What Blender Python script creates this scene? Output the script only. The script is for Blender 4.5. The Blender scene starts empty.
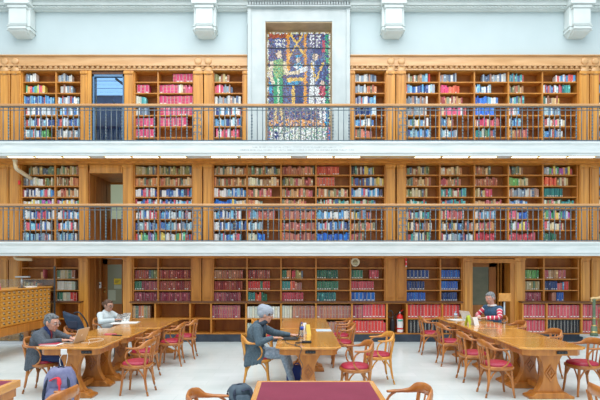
import bpy, math, random
from math import sin, cos, pi, radians as R
from mathutils import Vector, Matrix
random.seed(7)
C = bpy.context.scene.collection
SC = bpy.context.scene

# ------------------------------------------------------------------ camera, world, light, exposure
H = 1.9
cd = bpy.data.cameras.new('camera'); cam = bpy.data.objects.new('camera', cd); C.objects.link(cam)
cam.location = (0, 0, H); cam.rotation_euler = (R(90), 0, 0)
cd.sensor_width = 36; cd.lens = 28.8; cd.shift_x = 2/600; cd.shift_y = 68/600
SC.camera = cam
SC.view_settings.view_transform = 'Standard'; SC.view_settings.look = 'None'
SC.view_settings.exposure = 0.16; SC.view_settings.gamma = 1.0; SC.view_settings.use_curve_mapping = False
w = bpy.data.worlds.new('world'); SC.world = w; w.use_nodes = True
w.node_tree.nodes['Background'].inputs[0].default_value = (0.86, 0.94, 1.0, 1)
w.node_tree.nodes['Background'].inputs[1].default_value = 0.82
def area(name, loc, rot, sx, sy, power, col):
    l = bpy.data.lights.new(name, 'AREA'); l.shape = 'RECTANGLE'; l.size = sx; l.size_y = sy
    l.energy = power; l.color = col
    o = bpy.data.objects.new(name, l); C.objects.link(o); o.location = loc; o.rotation_euler = rot
    return o
area('skylight', (0, 4.5, 13.0), (0, 0, 0), 18, 13, 1950, (0.96, 0.98, 1.0))
area('rear_sheen_fill', (0, -8, 14.5), (R(78), 0, 0), 24, 5, 260, (0.98, 0.99, 1.0))  # unseen fill light added behind the camera for sheen on the upper oak

# ------------------------------------------------------------------ materials
MATS = {}
def mat(name, col, rough=0.6, metal=0.0, emis=None, estr=0.0, coat=0.0, alpha=None, trans=0.0, spec=None):
    if name in MATS: return MATS[name]
    m = bpy.data.materials.new(name); m.use_nodes = True
    b = m.node_tree.nodes['Principled BSDF']
    b.inputs['Base Color'].default_value = (*col, 1)
    b.inputs['Roughness'].default_value = rough; b.inputs['Metallic'].default_value = metal
    if emis: b.inputs['Emission Color'].default_value = (*emis, 1); b.inputs['Emission Strength'].default_value = estr
    if coat: b.inputs['Coat Weight'].default_value = coat; b.inputs['Coat Roughness'].default_value = 0.12
    if trans: b.inputs['Transmission Weight'].default_value = trans
    if spec is not None: b.inputs['Specular IOR Level'].default_value = spec
    MATS[name] = m
    return m
def noisy(name, c1, c2, scale=(8, 8, 8), rough=0.5, coat=0.0, detail=6, lo=.35, hi=.65, bump=0.0, spec=None):
    if name in MATS: return MATS[name]
    m = mat(name, c1, rough, coat=coat, spec=spec); nt = m.node_tree; b = nt.nodes['Principled BSDF']
    tc = nt.nodes.new('ShaderNodeTexCoord'); mp = nt.nodes.new('ShaderNodeMapping'); mp.inputs['Scale'].default_value = scale
    nz = nt.nodes.new('ShaderNodeTexNoise'); nz.inputs['Scale'].default_value = 1; nz.inputs['Detail'].default_value = detail
    cr = nt.nodes.new('ShaderNodeValToRGB')
    cr.color_ramp.elements[0].position = lo; cr.color_ramp.elements[0].color = (*c1, 1)
    cr.color_ramp.elements[1].position = hi; cr.color_ramp.elements[1].color = (*c2, 1)
    nt.links.new(tc.outputs['Object'], mp.inputs[0]); nt.links.new(mp.outputs[0], nz.inputs[0])
    nt.links.new(nz.outputs[0], cr.inputs[0]); nt.links.new(cr.outputs[0], b.inputs['Base Color'])
    if bump:
        bp = nt.nodes.new('ShaderNodeBump'); bp.inputs['Strength'].default_value = bump; bp.inputs['Distance'].default_value = .01
        nt.links.new(nz.outputs[0], bp.inputs['Height']); nt.links.new(bp.outputs[0], b.inputs['Normal'])
    return m
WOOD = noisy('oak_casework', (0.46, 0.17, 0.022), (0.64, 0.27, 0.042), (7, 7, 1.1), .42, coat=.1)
WOODP = noisy('oak_pilaster', (0.50, 0.20, 0.024), (0.74, 0.34, 0.052), (16, 10, .8), .4, coat=.45)
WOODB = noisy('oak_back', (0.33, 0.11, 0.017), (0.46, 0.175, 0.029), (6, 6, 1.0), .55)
WOODD = noisy('dark_oak', (0.10, 0.035, 0.012), (0.17, 0.065, 0.022), (6, 6, 1.0), .45)
WOODT = noisy('oak_table', (0.56, 0.23, 0.036), (0.76, 0.36, 0.07), (14, 1.2, 14), .17, coat=.5, lo=.3, hi=.7)
WOODTP = noisy('oak_table_leg', (0.40, 0.135, 0.020), (0.58, 0.225, 0.038), (14, 14, 1.2), .33, coat=.2)
WOODC = noisy('bentwood', (0.33, 0.10, 0.015), (0.51, 0.185, 0.034), (9, 9, 3), .3, coat=.3)
WOODY = noisy('bentwood_honey', (0.56, 0.21, 0.022), (0.74, 0.34, 0.05), (9, 9, 3), .3, coat=.3)
WHITE = noisy('painted_plaster', (0.485, 0.585, 0.60), (0.505, 0.605, 0.62), (1.5, 1.5, 1.5), .6)
CREAMM = noisy('painted_moulding', (0.60, 0.67, 0.655), (0.66, 0.72, 0.705), (3, 3, 3), .55)
MARB = noisy('grey_white_marble', (0.46, 0.525, 0.525), (0.545, 0.60, 0.595), (3, 3, 2.2), .35, detail=10)
FASC = noisy('pale_stone', (0.62, 0.69, 0.69), (0.72, 0.78, 0.78), (2, 2, 14), .45, detail=10)
PLINTH = noisy('black_marble', (0.020, 0.030, 0.045), (0.045, 0.06, 0.085), (3, 3, 3), .22, detail=9)
IRON = mat('grey_blue_iron', (0.14, 0.19, 0.22), .45, .3)
BRASS = mat('brass', (0.75, 0.52, 0.18), .3, .9)
RAILW = noisy('rail_oak', (0.47, 0.24, 0.09), (0.58, 0.32, 0.13), (1.5, 14, 14), .35, coat=.25)
LEATH = noisy('red_leather', (0.38, 0.018, 0.05), (0.47, 0.03, 0.07), (30, 30, 30), .33, bump=.2)
BAIZE = noisy('maroon_desk_top', (0.19, 0.014, 0.045), (0.22, 0.02, 0.056), (4, 4, 4), .6)
BLACK = mat('black_plastic', (0.012, 0.013, 0.016), .4)
DGREY = mat('dark_grey', (0.05, 0.055, 0.06), .5)
STEEL = mat('brushed_steel', (0.62, 0.63, 0.65), .3, .8)
WPLAS = mat('white_plastic', (0.80, 0.80, 0.78), .45)
PAPER = mat('paper', (0.82, 0.81, 0.76), .8)
LAMP = mat('lit_lamp_panel', (0.9, 0.8, 0.6), .5, emis=(1.0, 0.84, 0.56), estr=4)
LAMPOFF = mat('lamp_lens', (0.62, 0.52, 0.38), .5)
REDM = mat('red_enamel', (0.75, 0.02, 0.02), .3)
# cloth for book spines: each spine's own dye is stored per book
BOOKM = bpy.data.materials.new('book_cloth'); BOOKM.use_nodes = True
_b = BOOKM.node_tree.nodes['Principled BSDF']; _a = BOOKM.node_tree.nodes.new('ShaderNodeVertexColor'); _a.layer_name = 'dye'
BOOKM.node_tree.links.new(_a.outputs[0], _b.inputs['Base Color']); _b.inputs['Roughness'].default_value = .5

# ------------------------------------------------------------------ mesh builder
class MB:
    def __init__(s): s.v = []; s.f = []; s.mi = []; s.mats = []; s.sm = []; s.col = []; s.cur = 0; s.cc = None; s.smooth = False
    def m(s, mt):
        if mt not in s.mats: s.mats.append(mt)
        s.cur = s.mats.index(mt); return s
    def add(s, vs, fs, smooth=None):
        n = len(s.v); s.v += [tuple(p) for p in vs]
        for f in fs:
            s.f.append([n+i for i in f]); s.mi.append(s.cur); s.sm.append(s.smooth if smooth is None else smooth); s.col.append(s.cc)
        return s
    def box(s, x0, x1, y0, y1, z0, z1):
        if x0 > x1: x0, x1 = x1, x0
        if y0 > y1: y0, y1 = y1, y0
        if z0 > z1: z0, z1 = z1, z0
        return s.add([(x0,y0,z0),(x1,y0,z0),(x1,y1,z0),(x0,y1,z0),(x0,y0,z1),(x1,y0,z1),(x1,y1,z1),(x0,y1,z1)],
              [(3,2,1,0),(4,5,6,7),(0,1,5,4),(1,2,6,5),(2,3,7,6),(3,0,4,7)], False)
    def rings(s, rings, closed=False, caps=True, smooth=True):
        n = len(rings[0]); vs = [p for r in rings for p in r]; fs = []
        m = len(rings)
        for i in range(m if closed else m-1):
            a = i*n; b = ((i+1) % m)*n
            for j in range(n): fs.append((a+j, a+(j+1) % n, b+(j+1) % n, b+j))
        if caps and not closed:
            fs.append(tuple(range(n-1, -1, -1))); fs.append(tuple((m-1)*n+j for j in range(n)))
        return s.add(vs, fs, smooth)
    def tube(s, pts, r, n=8, closed=False, flat=1.0, up=(0, 0, 1)):
        P = [Vector(p) for p in pts]; m = len(P); rr = r if isinstance(r, (list, tuple)) else [r]*m
        out = []
        for i in range(m):
            a = P[(i-1) % m] if (closed or i > 0) else P[i]; b = P[(i+1) % m] if (closed or i < m-1) else P[i]
            t = (b-a).normalized(); u = Vector(up)
            if abs(t.dot(u)) > .97: u = Vector((1, 0, 0)) if abs(t.x) < .9 else Vector((0, 1, 0))
            x = t.cross(u).normalized(); y = x.cross(t).normalized()
            ri = rr[i]; rx, ry = (ri if isinstance(ri, (list, tuple)) else (ri, ri*flat))
            out.append([P[i]+x*(rx*cos(2*pi*k/n))+y*(ry*sin(2*pi*k/n)) for k in range(n)])
        return s.rings(out, closed)
    def lathe(s, prof, c=(0, 0, 0), n=16, axis='z', smooth=True):
        rs = []
        for r, h in prof:
            ring = []
            for k in range(n):
                a = 2*pi*k/n; p = (r*cos(a), r*sin(a), h)
                if axis == 'y': p = (p[0], -p[2], p[1])
                if axis == 'x': p = (p[2], p[0], p[1])
                ring.append((c[0]+p[0], c[1]+p[1], c[2]+p[2]))
            rs.append(ring)
        return s.rings(rs, smooth=smooth)
    def prism(s, prof, a0, a1, axis='y', smooth=False):
        def P(u, v, a): return {'y': (u, a, v), 'x': (a, u, v), 'z': (u, v, a)}[axis]
        n = len(prof)
        vs = [P(u, v, a0) for u, v in prof]+[P(u, v, a1) for u, v in prof]
        fs = [tuple(range(n)), tuple(range(2*n-1, n-1, -1))]+[(i, i+n, (i+1) % n+n, (i+1) % n) for i in range(n)]
        return s.add(vs, fs, smooth)
    def ell(s, c, r, n=12, rot=None):
        rs = []
        M = rot or Matrix.Identity(3)
        for i in range(n//2+1):
            a = -pi/2+pi*i/(n//2); q = max(cos(a), .02)
            rs.append([Vector(c)+M @ Vector((r[0]*q*cos(2*pi*k/n), r[1]*q*sin(2*pi*k/n), r[2]*sin(a))) for k in range(n)])
        return s.rings(rs)
    def caps(s, a, b, ra, rb, n=12):
        a = Vector(a); b = Vector(b); t = (b-a).normalized()
        u = Vector((0, 0, 1)) if abs(t.z) < .9 else Vector((1, 0, 0)); x = t.cross(u).normalized(); y = x.cross(t)
        rs = []
        for i in range(5):
            q = -pi/2+pi/2*i/4; rs.append((a+t*ra*sin(q), max(ra*cos(q), .0008)))
        for i in range(5):
            q = pi/2*i/4; rs.append((b+t*rb*sin(q), max(rb*cos(q), .0008)))
        return s.rings([[c+x*r*cos(2*pi*k/n)+y*r*sin(2*pi*k/n) for k in range(n)] for c, r in rs])
    def mesh(s, name, off=None):
        me = bpy.data.meshes.new(name)
        vs = s.v if off is None else [(a-off[0], b-off[1], c-off[2]) for a, b, c in s.v]
        me.from_pydata(vs, [], s.f)
        for m in s.mats: me.materials.append(m)
        me.polygons.foreach_set('material_index', s.mi); me.polygons.foreach_set('use_smooth', s.sm)
        if any(c is not None for c in s.col):
            ca = me.color_attributes.new('dye', 'FLOAT_COLOR', 'CORNER'); d = []
            for f, c in zip(s.f, s.col): d += list((*(c or (.5, .5, .5)), 1))*len(f)
            ca.data.foreach_set('color', d)
        me.update(); return me
    def build(s, name, parent=None, world=False, bevel=0, fix=True):
        off = parent.location if (parent is not None and world) else None
        if not s.mats: s.mats = [WOOD]
        me = s.mesh(name, off)
        if fix:
            import bmesh
            bm = bmesh.new(); bm.from_mesh(me); bmesh.ops.recalc_face_normals(bm, faces=bm.faces); bm.to_mesh(me); bm.free()
        o = bpy.data.objects.new(name, me); C.objects.link(o)
        if parent is not None: o.parent = parent
        if bevel:
            b = o.modifiers.new('bevel', 'BEVEL'); b.width = bevel; b.segments = 2; b.limit_method = 'ANGLE'
        return o
def tag(o, label, cat, group=None, kind=None):
    o['label'] = label; o['category'] = cat
    if group: o['group'] = group
    if kind: o['kind'] = kind
    return o
def thing(name, label, cat, loc=(0, 0, 0), rz=0, group=None, kind=None):
    o = bpy.data.objects.new(name, None); C.objects.link(o); o.location = loc; o.rotation_euler = (0, 0, rz)
    o.empty_display_size = .1
    return tag(o, label, cat, group, kind)
def struct(o):
    o['kind'] = 'structure'; return o
def dup(root, loc, rz, label, group=None):
    r = root.copy(); C.objects.link(r); r.location = loc; r.rotation_euler = (0, 0, rz); r['label'] = label
    if group: r['group'] = group
    for ch in list(root.children):
        c = ch.copy(); C.objects.link(c); c.parent = r
        for g in ch.children:
            d = g.copy(); C.objects.link(d); d.parent = c
    return r
ORD = 'zeroth first second third fourth fifth sixth seventh eighth ninth tenth eleventh twelfth thirteenth fourteenth fifteenth sixteenth seventeenth eighteenth nineteenth twentieth'.split()
ORD += ['twenty-'+w_ for w_ in ORD[1:10]] + ['thirtieth'] + ['thirty-'+w_ for w_ in ORD[1:10]]

# distances of the main planes (metres per pixel measured off the photograph)
SW = 38.0; DW = 480/SW          # wall casework face
SB = 38.8; DB = 480/SB          # low base shelves
SG = 40.95; DG = 480/SG         # gallery front
def X(px, s=SW): return (px-298)/s
def Z(py, s=SW): return H+(268-py)/s

# ------------------------------------------------------------------ structure: floor, wall, galleries
fl = MB().m(noisy('floor_stone', (0.68, 0.77, 0.76), (0.81, 0.88, 0.88), (1.2, 1.2, 1.2), .2, detail=8, lo=.3, hi=.7))
fl.box(-12, 12, -3, 14.5, -.2, 0); floor = struct(fl.build('floor'))
# tile joints in the floor material
nt = MATS['floor_stone'].node_tree; b = nt.nodes['Principled BSDF']
tc = [n for n in nt.nodes if n.type == 'TEX_COORD'][0]; cr = [n for n in nt.nodes if n.type == 'VALTORGB'][0]
bk = nt.nodes.new('ShaderNodeTexBrick'); bk.offset = .5
bk.inputs['Scale'].default_value = 1; bk.inputs['Brick Width'].default_value = .6; bk.inputs['Row Height'].default_value = .3
bk.inputs['Mortar Size'].default_value = .006; bk.inputs['Color1'].default_value = (1, 1, 1, 1); bk.inputs['Color2'].default_value = (.93, .945, .94, 1)
bk.inputs['Mortar'].default_value = (.88, .90, .89, 1)
mx = nt.nodes.new('ShaderNodeMix'); mx.data_type = 'RGBA'; mx.blend_type = 'MULTIPLY'; mx.inputs[0].default_value = 1
nt.links.new(tc.outputs['Object'], bk.inputs[0]); nt.links.new(cr.outputs[0], mx.inputs[6]); nt.links.new(bk.outputs[0], mx.inputs[7])
nt.links.new(mx.outputs[2], b.inputs['Base Color'])

XL, XR = -10.5, 10.5
BK = DW+.32                      # plane behind the cases
wb = MB().m(WHITE)
ZT = Z(56.2)
wb.box(XL, X(247), DW+.05, BK+.5, ZT, 9.6); wb.box(X(350.5), XR, DW+.05, BK+.5, ZT, 9.6)
wb.box(X(247), X(350.5), DW+.05, BK+.5, Z(23), 9.6)
wb.m(WOODB)
def wallrow(z0, z1, holes):
    xs = [XL]+[a for h in holes for a in h]+[XR]
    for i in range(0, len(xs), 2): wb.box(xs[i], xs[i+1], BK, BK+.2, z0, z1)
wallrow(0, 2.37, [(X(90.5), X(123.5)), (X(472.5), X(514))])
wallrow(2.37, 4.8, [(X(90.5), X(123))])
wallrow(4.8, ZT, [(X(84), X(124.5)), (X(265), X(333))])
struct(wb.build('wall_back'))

# ceiling moulding line and balcony ledge at the top of the photograph
t = MB().m(CREAMM)
for x0, x1 in ((XL, X(249)), (X(349), XR)):
    yb = DW+.05
    t.box(x0, x1, yb-.10, yb, Z(11.3), Z(10.2)); t.box(x0, x1, yb-.16, yb, Z(10.2), Z(8.2))
    t.box(x0, x1, yb-.22, yb, Z(8.2), Z(4.2)); t.box(x0, x1, yb-.34, yb, Z(4.2), Z(1.0))
    n = int((x1-x0)/.09)
    for i in range(n):
        t.box(x0+i*.09, x0+i*.09+.05, yb-.19, yb-.15, Z(9.8), Z(8.9))
        t.box(x0+i*.09, x0+i*.09+.05, yb-.37, yb-.33, Z(3.4), Z(2.4))
struct(t.build('trim_1'))
t = MB().m(noisy('brown_grille', (0.16, 0.11, 0.05), (0.55, 0.5, 0.33), (14, 14, 1), .6))
t.box(XL, XR, DW-.02, DW+.04, Z(1.0), Z(-8))
struct(t.build('trim_2'))

# plaster brackets
def bracket(px, label):
    sf = 38.95; x = X(px, sf); g = thing('plaster_bracket', label, 'bracket', (x, DW+.045, 7.65))
    yf = -.34; z0 = -7.65
    def zz(py): return Z(py, sf)+z0
    b = MB().m(CREAMM)
    b.box(-.285, .285, -.26, 0, zz(24), 9.4+z0); b.box(-.215, .215, yf, -.25, zz(23), zz(7.5))
    b.box(-.245, .245, yf-.03, 0, zz(7.5), zz(4.5))
    b.box(-.32, .32, yf-.07, 0, zz(4.2), 9.4+z0)
    b.build('body', g, bevel=.012)
    m = MB().m(CREAMM); za, zb = zz(28.5), zz(24)
    for w_, d in ((.235, yf-.035), (.305, yf+.045)):
        m.box(-w_, w_, d, 0, zb-.025, zb); m.box(-w_, w_, d, 0, za-.005, za+.02)
    m.box(-.215, .215, yf-.01, 0, za+.02, zb-.025); m.box(-.285, .285, yf+.06, 0, za+.02, zb-.025)
    m.build('moulding', g, bevel=.006)
    q = MB().m(CREAMM); zc = Z(38.6, 38.0)+z0; rs = []
    for k in range(8):
        u = k/7; z_ = za+(zc-za)*u; w_ = .215-.045*u*u; d = yf+.22*u**2.5
        rs.append([(-w_-.06*(1-u*.6), 0, z_), (-w_-.06*(1-u*.6), d+.06, z_), (-w_, d+.06, z_), (-w_, d, z_), (w_, d, z_), (w_, d+.06, z_), (w_+.06*(1-u*.6), d+.06, z_), (w_+.06*(1-u*.6), 0, z_)])
    q.rings(rs, smooth=False); q.build('tapered_foot', g)
bracket(17, 'cream plaster wall bracket at far left of the top cornice')
bracket(204, 'cream plaster wall bracket just left of the stained glass surround')
bracket(394, 'cream plaster wall bracket just right of the stained glass surround')
bracket(582.5, 'cream plaster wall bracket at far right of the top cornice')

# upper wooden frieze with dentils
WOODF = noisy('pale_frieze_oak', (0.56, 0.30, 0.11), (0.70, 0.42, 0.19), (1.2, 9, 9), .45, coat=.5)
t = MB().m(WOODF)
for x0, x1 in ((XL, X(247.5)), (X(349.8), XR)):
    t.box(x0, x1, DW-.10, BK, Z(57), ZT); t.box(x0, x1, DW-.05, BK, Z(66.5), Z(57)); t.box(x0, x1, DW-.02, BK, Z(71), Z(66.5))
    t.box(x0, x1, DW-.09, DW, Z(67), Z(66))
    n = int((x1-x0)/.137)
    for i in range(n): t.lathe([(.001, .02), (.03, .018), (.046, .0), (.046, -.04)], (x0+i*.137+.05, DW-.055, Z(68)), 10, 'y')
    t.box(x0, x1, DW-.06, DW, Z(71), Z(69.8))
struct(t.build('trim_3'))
for px in (6, 16.5, 198.5, 208.5, 390.5, 401, 583.5, 594):
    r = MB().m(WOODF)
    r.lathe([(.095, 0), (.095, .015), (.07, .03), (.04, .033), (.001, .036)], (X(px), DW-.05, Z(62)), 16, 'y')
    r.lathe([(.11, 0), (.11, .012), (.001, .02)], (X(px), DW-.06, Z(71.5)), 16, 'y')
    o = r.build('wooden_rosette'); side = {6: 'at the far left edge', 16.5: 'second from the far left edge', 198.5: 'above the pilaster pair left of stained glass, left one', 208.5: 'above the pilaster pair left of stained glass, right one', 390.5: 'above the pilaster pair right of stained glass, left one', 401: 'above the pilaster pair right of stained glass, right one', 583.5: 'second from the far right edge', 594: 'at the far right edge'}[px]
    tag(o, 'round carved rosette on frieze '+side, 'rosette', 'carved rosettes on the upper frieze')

# pilasters and posts, one structure object per post
TN = [3]
def pil(px0, px1, z0, z1, s=SW, d=None, panel=True, m=None):
    TN[0] += 1; d = DW if d is None else d
    t = MB().m(m or WOODP); x0, x1 = X(px0, s), X(px1, s)
    t.box(x0, x1, d-.05, BK, z0, z1)
    if panel:
        t.box(x0+.03, x1-.03, d-.065, d-.05, z0+.1, z1-.14)
        t.box(x0-.012, x1+.012, d-.08, d-.04, z1-.10, z1-.03); t.box(x0-.012, x1+.012, d-.075, d-.04, z0, z0+.06)
    struct(t.build('trim_%d' % TN[0], bevel=.006))
UZ0, UZ1 = 4.994, Z(71)
for a, b_ in ((1.5, 11), (12, 21.8), (81.5, 88), (124.8, 134), (194, 203.3), (204.3, 213), (243.2, 248), (349.8, 354.2), (386, 395), (396, 405), (578.5, 588), (589, 598)):
    pil(a, b_, UZ0, UZ1)
pil(88.2, 92, UZ0, UZ1, panel=False)
MZ0, MZ1 = 2.542, Z(163.8)
for a, b_ in ((-12, -1), (0, 9.5), (10.5, 20.5), (80, 88.5), (123.5, 133.5), (193, 202.5), (203.5, 212.5), (385.5, 395), (396.5, 405), (578.5, 588), (589, 598)):
    pil(a, b_, MZ0, MZ1)
GZ0, GZ1 = 0.0, 2.21
for a, b_ in ((-10, 9), (10, 20.5), (80, 88.5), (123.5, 132.5), (462.5, 472), (514, 524), (580, 589), (590.5, 599)):
    pil(a, b_, GZ0, GZ1)
for a, b_, c_ in ((192, 201.5, 0), (202.5, 212.5, 0), (385.5, 395.5, 0), (396, 405.5, 0)):   # panelled cupboard fronts above the low shelves
    TN[0] += 1; t = MB().m(WOOD); t.box(X(a), X(b_), DW-.03, BK, 1.03, GZ1)
    t.box(X(a)+.035, X(b_)-.035, DW-.04, DW-.03, 1.10, 2.14); t.box(X(a)+.055, X(b_)-.055, DW-.05, DW-.04, 1.13, 2.11)
    struct(t.build('trim_%d' % TN[0], bevel=.006))
# head of the middle level
TN[0] += 1; t = MB().m(WOOD); t.box(XL, XR, DW-.02, BK, Z(163.9), 4.66); struct(t.build('trim_%d' % TN[0]))
TN[0] += 1; t = MB().m(WOOD); t.box(XL, XR, DW-.02, BK, Z(257.6), 2.22); struct(t.build('trim_%d' % TN[0]))
# skirtings at gallery floors
for z_ in (UZ0, MZ0):
    TN[0] += 1; t = MB().m(WOOD); 
    for a, b_ in ((-80, 90), (125, 247), (351, 680)) if z_ == UZ0 else ((-80, 90), (124, 680)):
        t.box(X(a), X(b_), DW-.01, BK, z_, z_+.045)
    struct(t.build('trim_%d' % TN[0]))
# galleries: stone slab with moulded fascia
def gallery(n, zb, zt):
    t = MB().m(FASC); d = DG
    prof = [(BK+.2, zb+.02), (d+.30, zb+.02), (d+.30, zb), (d+.03, zb), (d+.03, zb+.05), (d, zb+.07), (d, zt-.09), (d-.012, zt-.08), (d-.012, zt-.065), (d-.025, zt-.05), (d-.025, zt-.018), (d-.015, zt-.015), (d-.0, zt), (BK+.2, zt)]
    t.prism(prof, XL, XR, 'x'); struct(t.build('floor_gallery_%d' % n))
    t = MB().m(WOOD); t.box(XL, XR, d+.30, BK, zb-.012, zb+.02); t.box(XL, XR, DW-.30, DW-.02, zb-.045, zb-.01)
    struct(t.build('ceiling_%d' % n))
gallery(1, 2.200, 2.542); gallery(2, 4.647, 4.994)
# ceiling light panels under the galleries
spans = [(5, 31), (33, 59), (61, 87), (103, 129), (131, 157), (159, 185), (210, 237), (240, 264), (266, 291), (307, 333), (335, 361), (363, 388), (390, 414), (416, 442), (444, 470), (472, 499), (514, 540), (542, 569), (571, 598)]
k = 0
for lvl, zb, wn in ((0, 4.647, 'upper'),):
    for i, (a, b_) in enumerate(spans):
        off = i in (11, 12)
        x0, x1 = X(a, SG), X(b_, SG); c = ((x0+x1)/2, DG+.135, zb)
        g = thing('ceiling_light', ('unlit' if off else 'glowing')+' rectangular light panel under the %s gallery, %s from the left' % (wn, ORD[i+1]), 'light', c, 0, 'light panels under the %s gallery' % wn)
        h = (x1-x0)/2
        f = MB().m(BRASS); f.box(-h-.012, h+.012, -.085, .085, -.010, 0); f.build('frame', g)
        l = MB().m(LAMPOFF if off else LAMP); l.box(-h+.012, h-.012, -.055, .055, -.013, -.009); l.build('lens', g)

# railings
def railing(zf, zr, label, nm):
    g = thing('balcony_railing', label, 'railing', (0, DG+.03, zf))
    h = zr-zf
    r = MB().m(RAILW); r.prism([(-.045, h-.05), (-.045, h-.02), (-.03, h), (.03, h), (.045, h-.02), (.045, h-.05), (.03, h-.062), (-.03, h-.062)], XL, XR, 'x'); r.build('handrail', g)
    r = MB().m(IRON); r.box(XL, XR, -.018, .018, h-.085, h-.065); r.build('top_bar', g)
    r = MB().m(IRON); r.box(XL, XR, -.012, .012, h-.155, h-.14); r.build('middle_bar', g)
    r = MB().m(IRON); r.box(XL, XR, -.02, .02, 0.01, .035); r.build('bottom_bar', g)
    xs = []; p = -6
    n = 0
    px = 300.5
    allp = sorted([300.5+5.42*i for i in range(-57, 58)])
    allp = [q for q in allp if min(abs(q-197), abs(q-403)) > 6.5]
    inner = sorted(allp, key=lambda q: abs(q-300))[:100]
    stuff = MB().m(IRON)
    protos = {}
    for q in allp:
        i = round((q-300.5)/5.42); knot = i % 3 == 0
        def shape(bm, x):
            bm.tube([(x, 0, .03), (x, 0, h-.07)], .011, 6)
            if knot:
                for zz in [.12+.075*j for j in range(int((h-.25)/.075))]: bm.lathe([(.012, -.03), (.021, -.012), (.021, .012), (.012, .03)], (x, 0, zz), 6)
        if q in inner:
            if knot not in protos:
                b = MB().m(IRON); shape(b, 0); protos[knot] = b.mesh('baluster')
            o = bpy.data.objects.new('baluster', protos[knot]); C.objects.link(o); o.parent = g; o.location = (X(q, SG), 0, 0)
        else: shape(stuff, X(q, SG))
    if stuff.v:
        o = stuff.build('outer_balusters', g); o['kind'] = 'stuff'
    for q in (197, 403):
        b = MB().m(IRON); x = X(q, SG)
        for dx in (-.11, .11): b.tube([(x+dx, 0, .03), (x+dx, 0, h-.07)], .013, 6)
        b.box(x-.016, x+.016, -.014, .014, .03, h-.16)
        for j in range(4):
            zc = .10+j*(h-.3)/3.6
            for sg in (-1, 1):
                pts = []
                for u in range(15):
                    a = u/14*1.6*pi; rr = .055*(1-u/20)
                    pts.append((x+sg*(.055-rr*cos(a)*1.0), 0, zc+.09+rr*sin(a)*1.1))
                b.tube([(x+sg*.012, 0, zc-.03)]+pts, .010, 5)
        b.build('scroll_panel', g)
railing(2.542, 3.470, 'grey iron balcony railing with oak handrail on the lower gallery', 1)
railing(4.994, 5.912, 'grey iron balcony railing with oak handrail on the upper gallery', 2)
# faint carved inscription on the upper fascia below the stained glass (two lines, letter strokes only)
ins = MB().m(mat('cut_letters', (0.40, 0.43, 0.43), .7))
rnd = random.Random(5)
for row, (a, b_, py) in enumerate(((252, 342, 147.3), (240, 350, 150.0))):
    x = X(a, SG); xe = X(b_, SG); z = Z(py, SG)
    while x < xe:
        for _ in range(rnd.randint(2, 9)):
            w_ = rnd.uniform(.012, .02); k_ = rnd.randint(0, 3); y0, y1 = DG-.003, DG+.002
            if k_ != 2: ins.box(x, x+.004, y0, y1, z-.016, z+.016)
            if k_ != 1: ins.box(x, x+w_, y0, y1, z+.012, z+.016)
            if k_ != 0: ins.box(x, x+w_, y0, y1, z-.016, z-.012)
            if k_ == 3: ins.box(x+w_-.004, x+w_, y0, y1, z-.016, z+.016)
            x += w_+.008
        x += .03
tag(ins.build('carved_inscription', fix=False), 'two faint lines of small letters cut in the stone fascia below the stained glass', 'inscription')

# ------------------------------------------------------------------ stained glass window in its marble surround
t = MB().m(MARB); df = DW-.09
t.box(X(248), X(265.5), df, BK+.5, UZ0, Z(23)); t.box(X(332), X(349.5), df, BK+.5, UZ0, Z(23)); t.box(X(248), X(349.5), df, DW+.06, Z(23), 9.6)
for a, b_ in ((248, 251.5), (346, 349.5)): t.box(X(a), X(b_), df-.03, df, UZ0, Z(10))
t.box(X(247.6), X(350), df-.10, df, Z(10), Z(8.8)); t.box(X(247), X(350.6), df-.16, df, Z(5), Z(0.4)); t.box(X(246), X(351.6), df-.26, df, Z(2.2), Z(-3))
for i in range(38): t.box(X(250+i*2.6), X(251.6+i*2.6), df-.11, df, Z(8.6), Z(5.4))
for a, b_ in ((263.5, 265.6), (331.9, 334)): t.box(X(a), X(b_), df-.02, df, UZ0, Z(21.5))
struct(t.build('trim_%d' % (TN[0]+1))); TN[0] += 1
win = bpy.data.objects.new('window_1', None); C.objects.link(win); win.location = (X(298.7), BK+.2, UZ0); struct(win)
BRZ = noisy('bronze_frame', (0.40, 0.28, 0.15), (0.52, 0.38, 0.22), (4, 4, 4), .4)
GY = DW+.40; s2 = 480/GY
gx0, gx1, gz0, gz1 = X(267.3, s2), X(330.3, s2), 5.0, Z(32.5, s2)
f = MB().m(BRZ)
f.box(X(265.5)-.02, X(332)+.02, df+.02, GY+.05, Z(23)-.03, Z(23)-.004)
f.box(X(265.5)-.02, gx0, GY-.16, GY+.05, UZ0, Z(23)-.03); f.box(gx1, X(332)+.02, GY-.16, GY+.05, UZ0, Z(23)-.03)
f.box(gx0, gx1, GY-.05, GY+.05, gz1, Z(23)-.03)
f.box(X(265.5)-.012, X(265.5)+.012, df+.01, GY, UZ0, Z(23)); f.box(X(332)-.012, X(332)+.012, df+.01, GY, UZ0, Z(23))
f.build('window_frame', win, world=True)
lead = MB().m(DGREY)
for py in (48.3, 65.3, 85.5, 96.5, 126.4): lead.box(gx0, gx1, GY-.02, GY, Z(py, s2)-.012, Z(py, s2)+.012)
for i in range(1, 4):
    xx = gx0+(gx1-gx0)*i/4; lead.box(xx-.007, xx+.007, GY-.015, GY, gz0, gz1)
lead.build('lead_bars', win, world=True)
def seg(x, y, ax, ay, bx, by, r):
    t_ = max(0, min(1, ((x-ax)*(bx-ax)+(y-ay)*(by-ay))/((bx-ax)**2+(by-ay)**2)))
    return math.hypot(x-ax-t_*(bx-ax), y-ay-t_*(by-ay)) < r
def el(x, y, cx, cy, rx, ry): return ((x-cx)/rx)**2+((y-cy)/ry)**2 < 1
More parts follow.
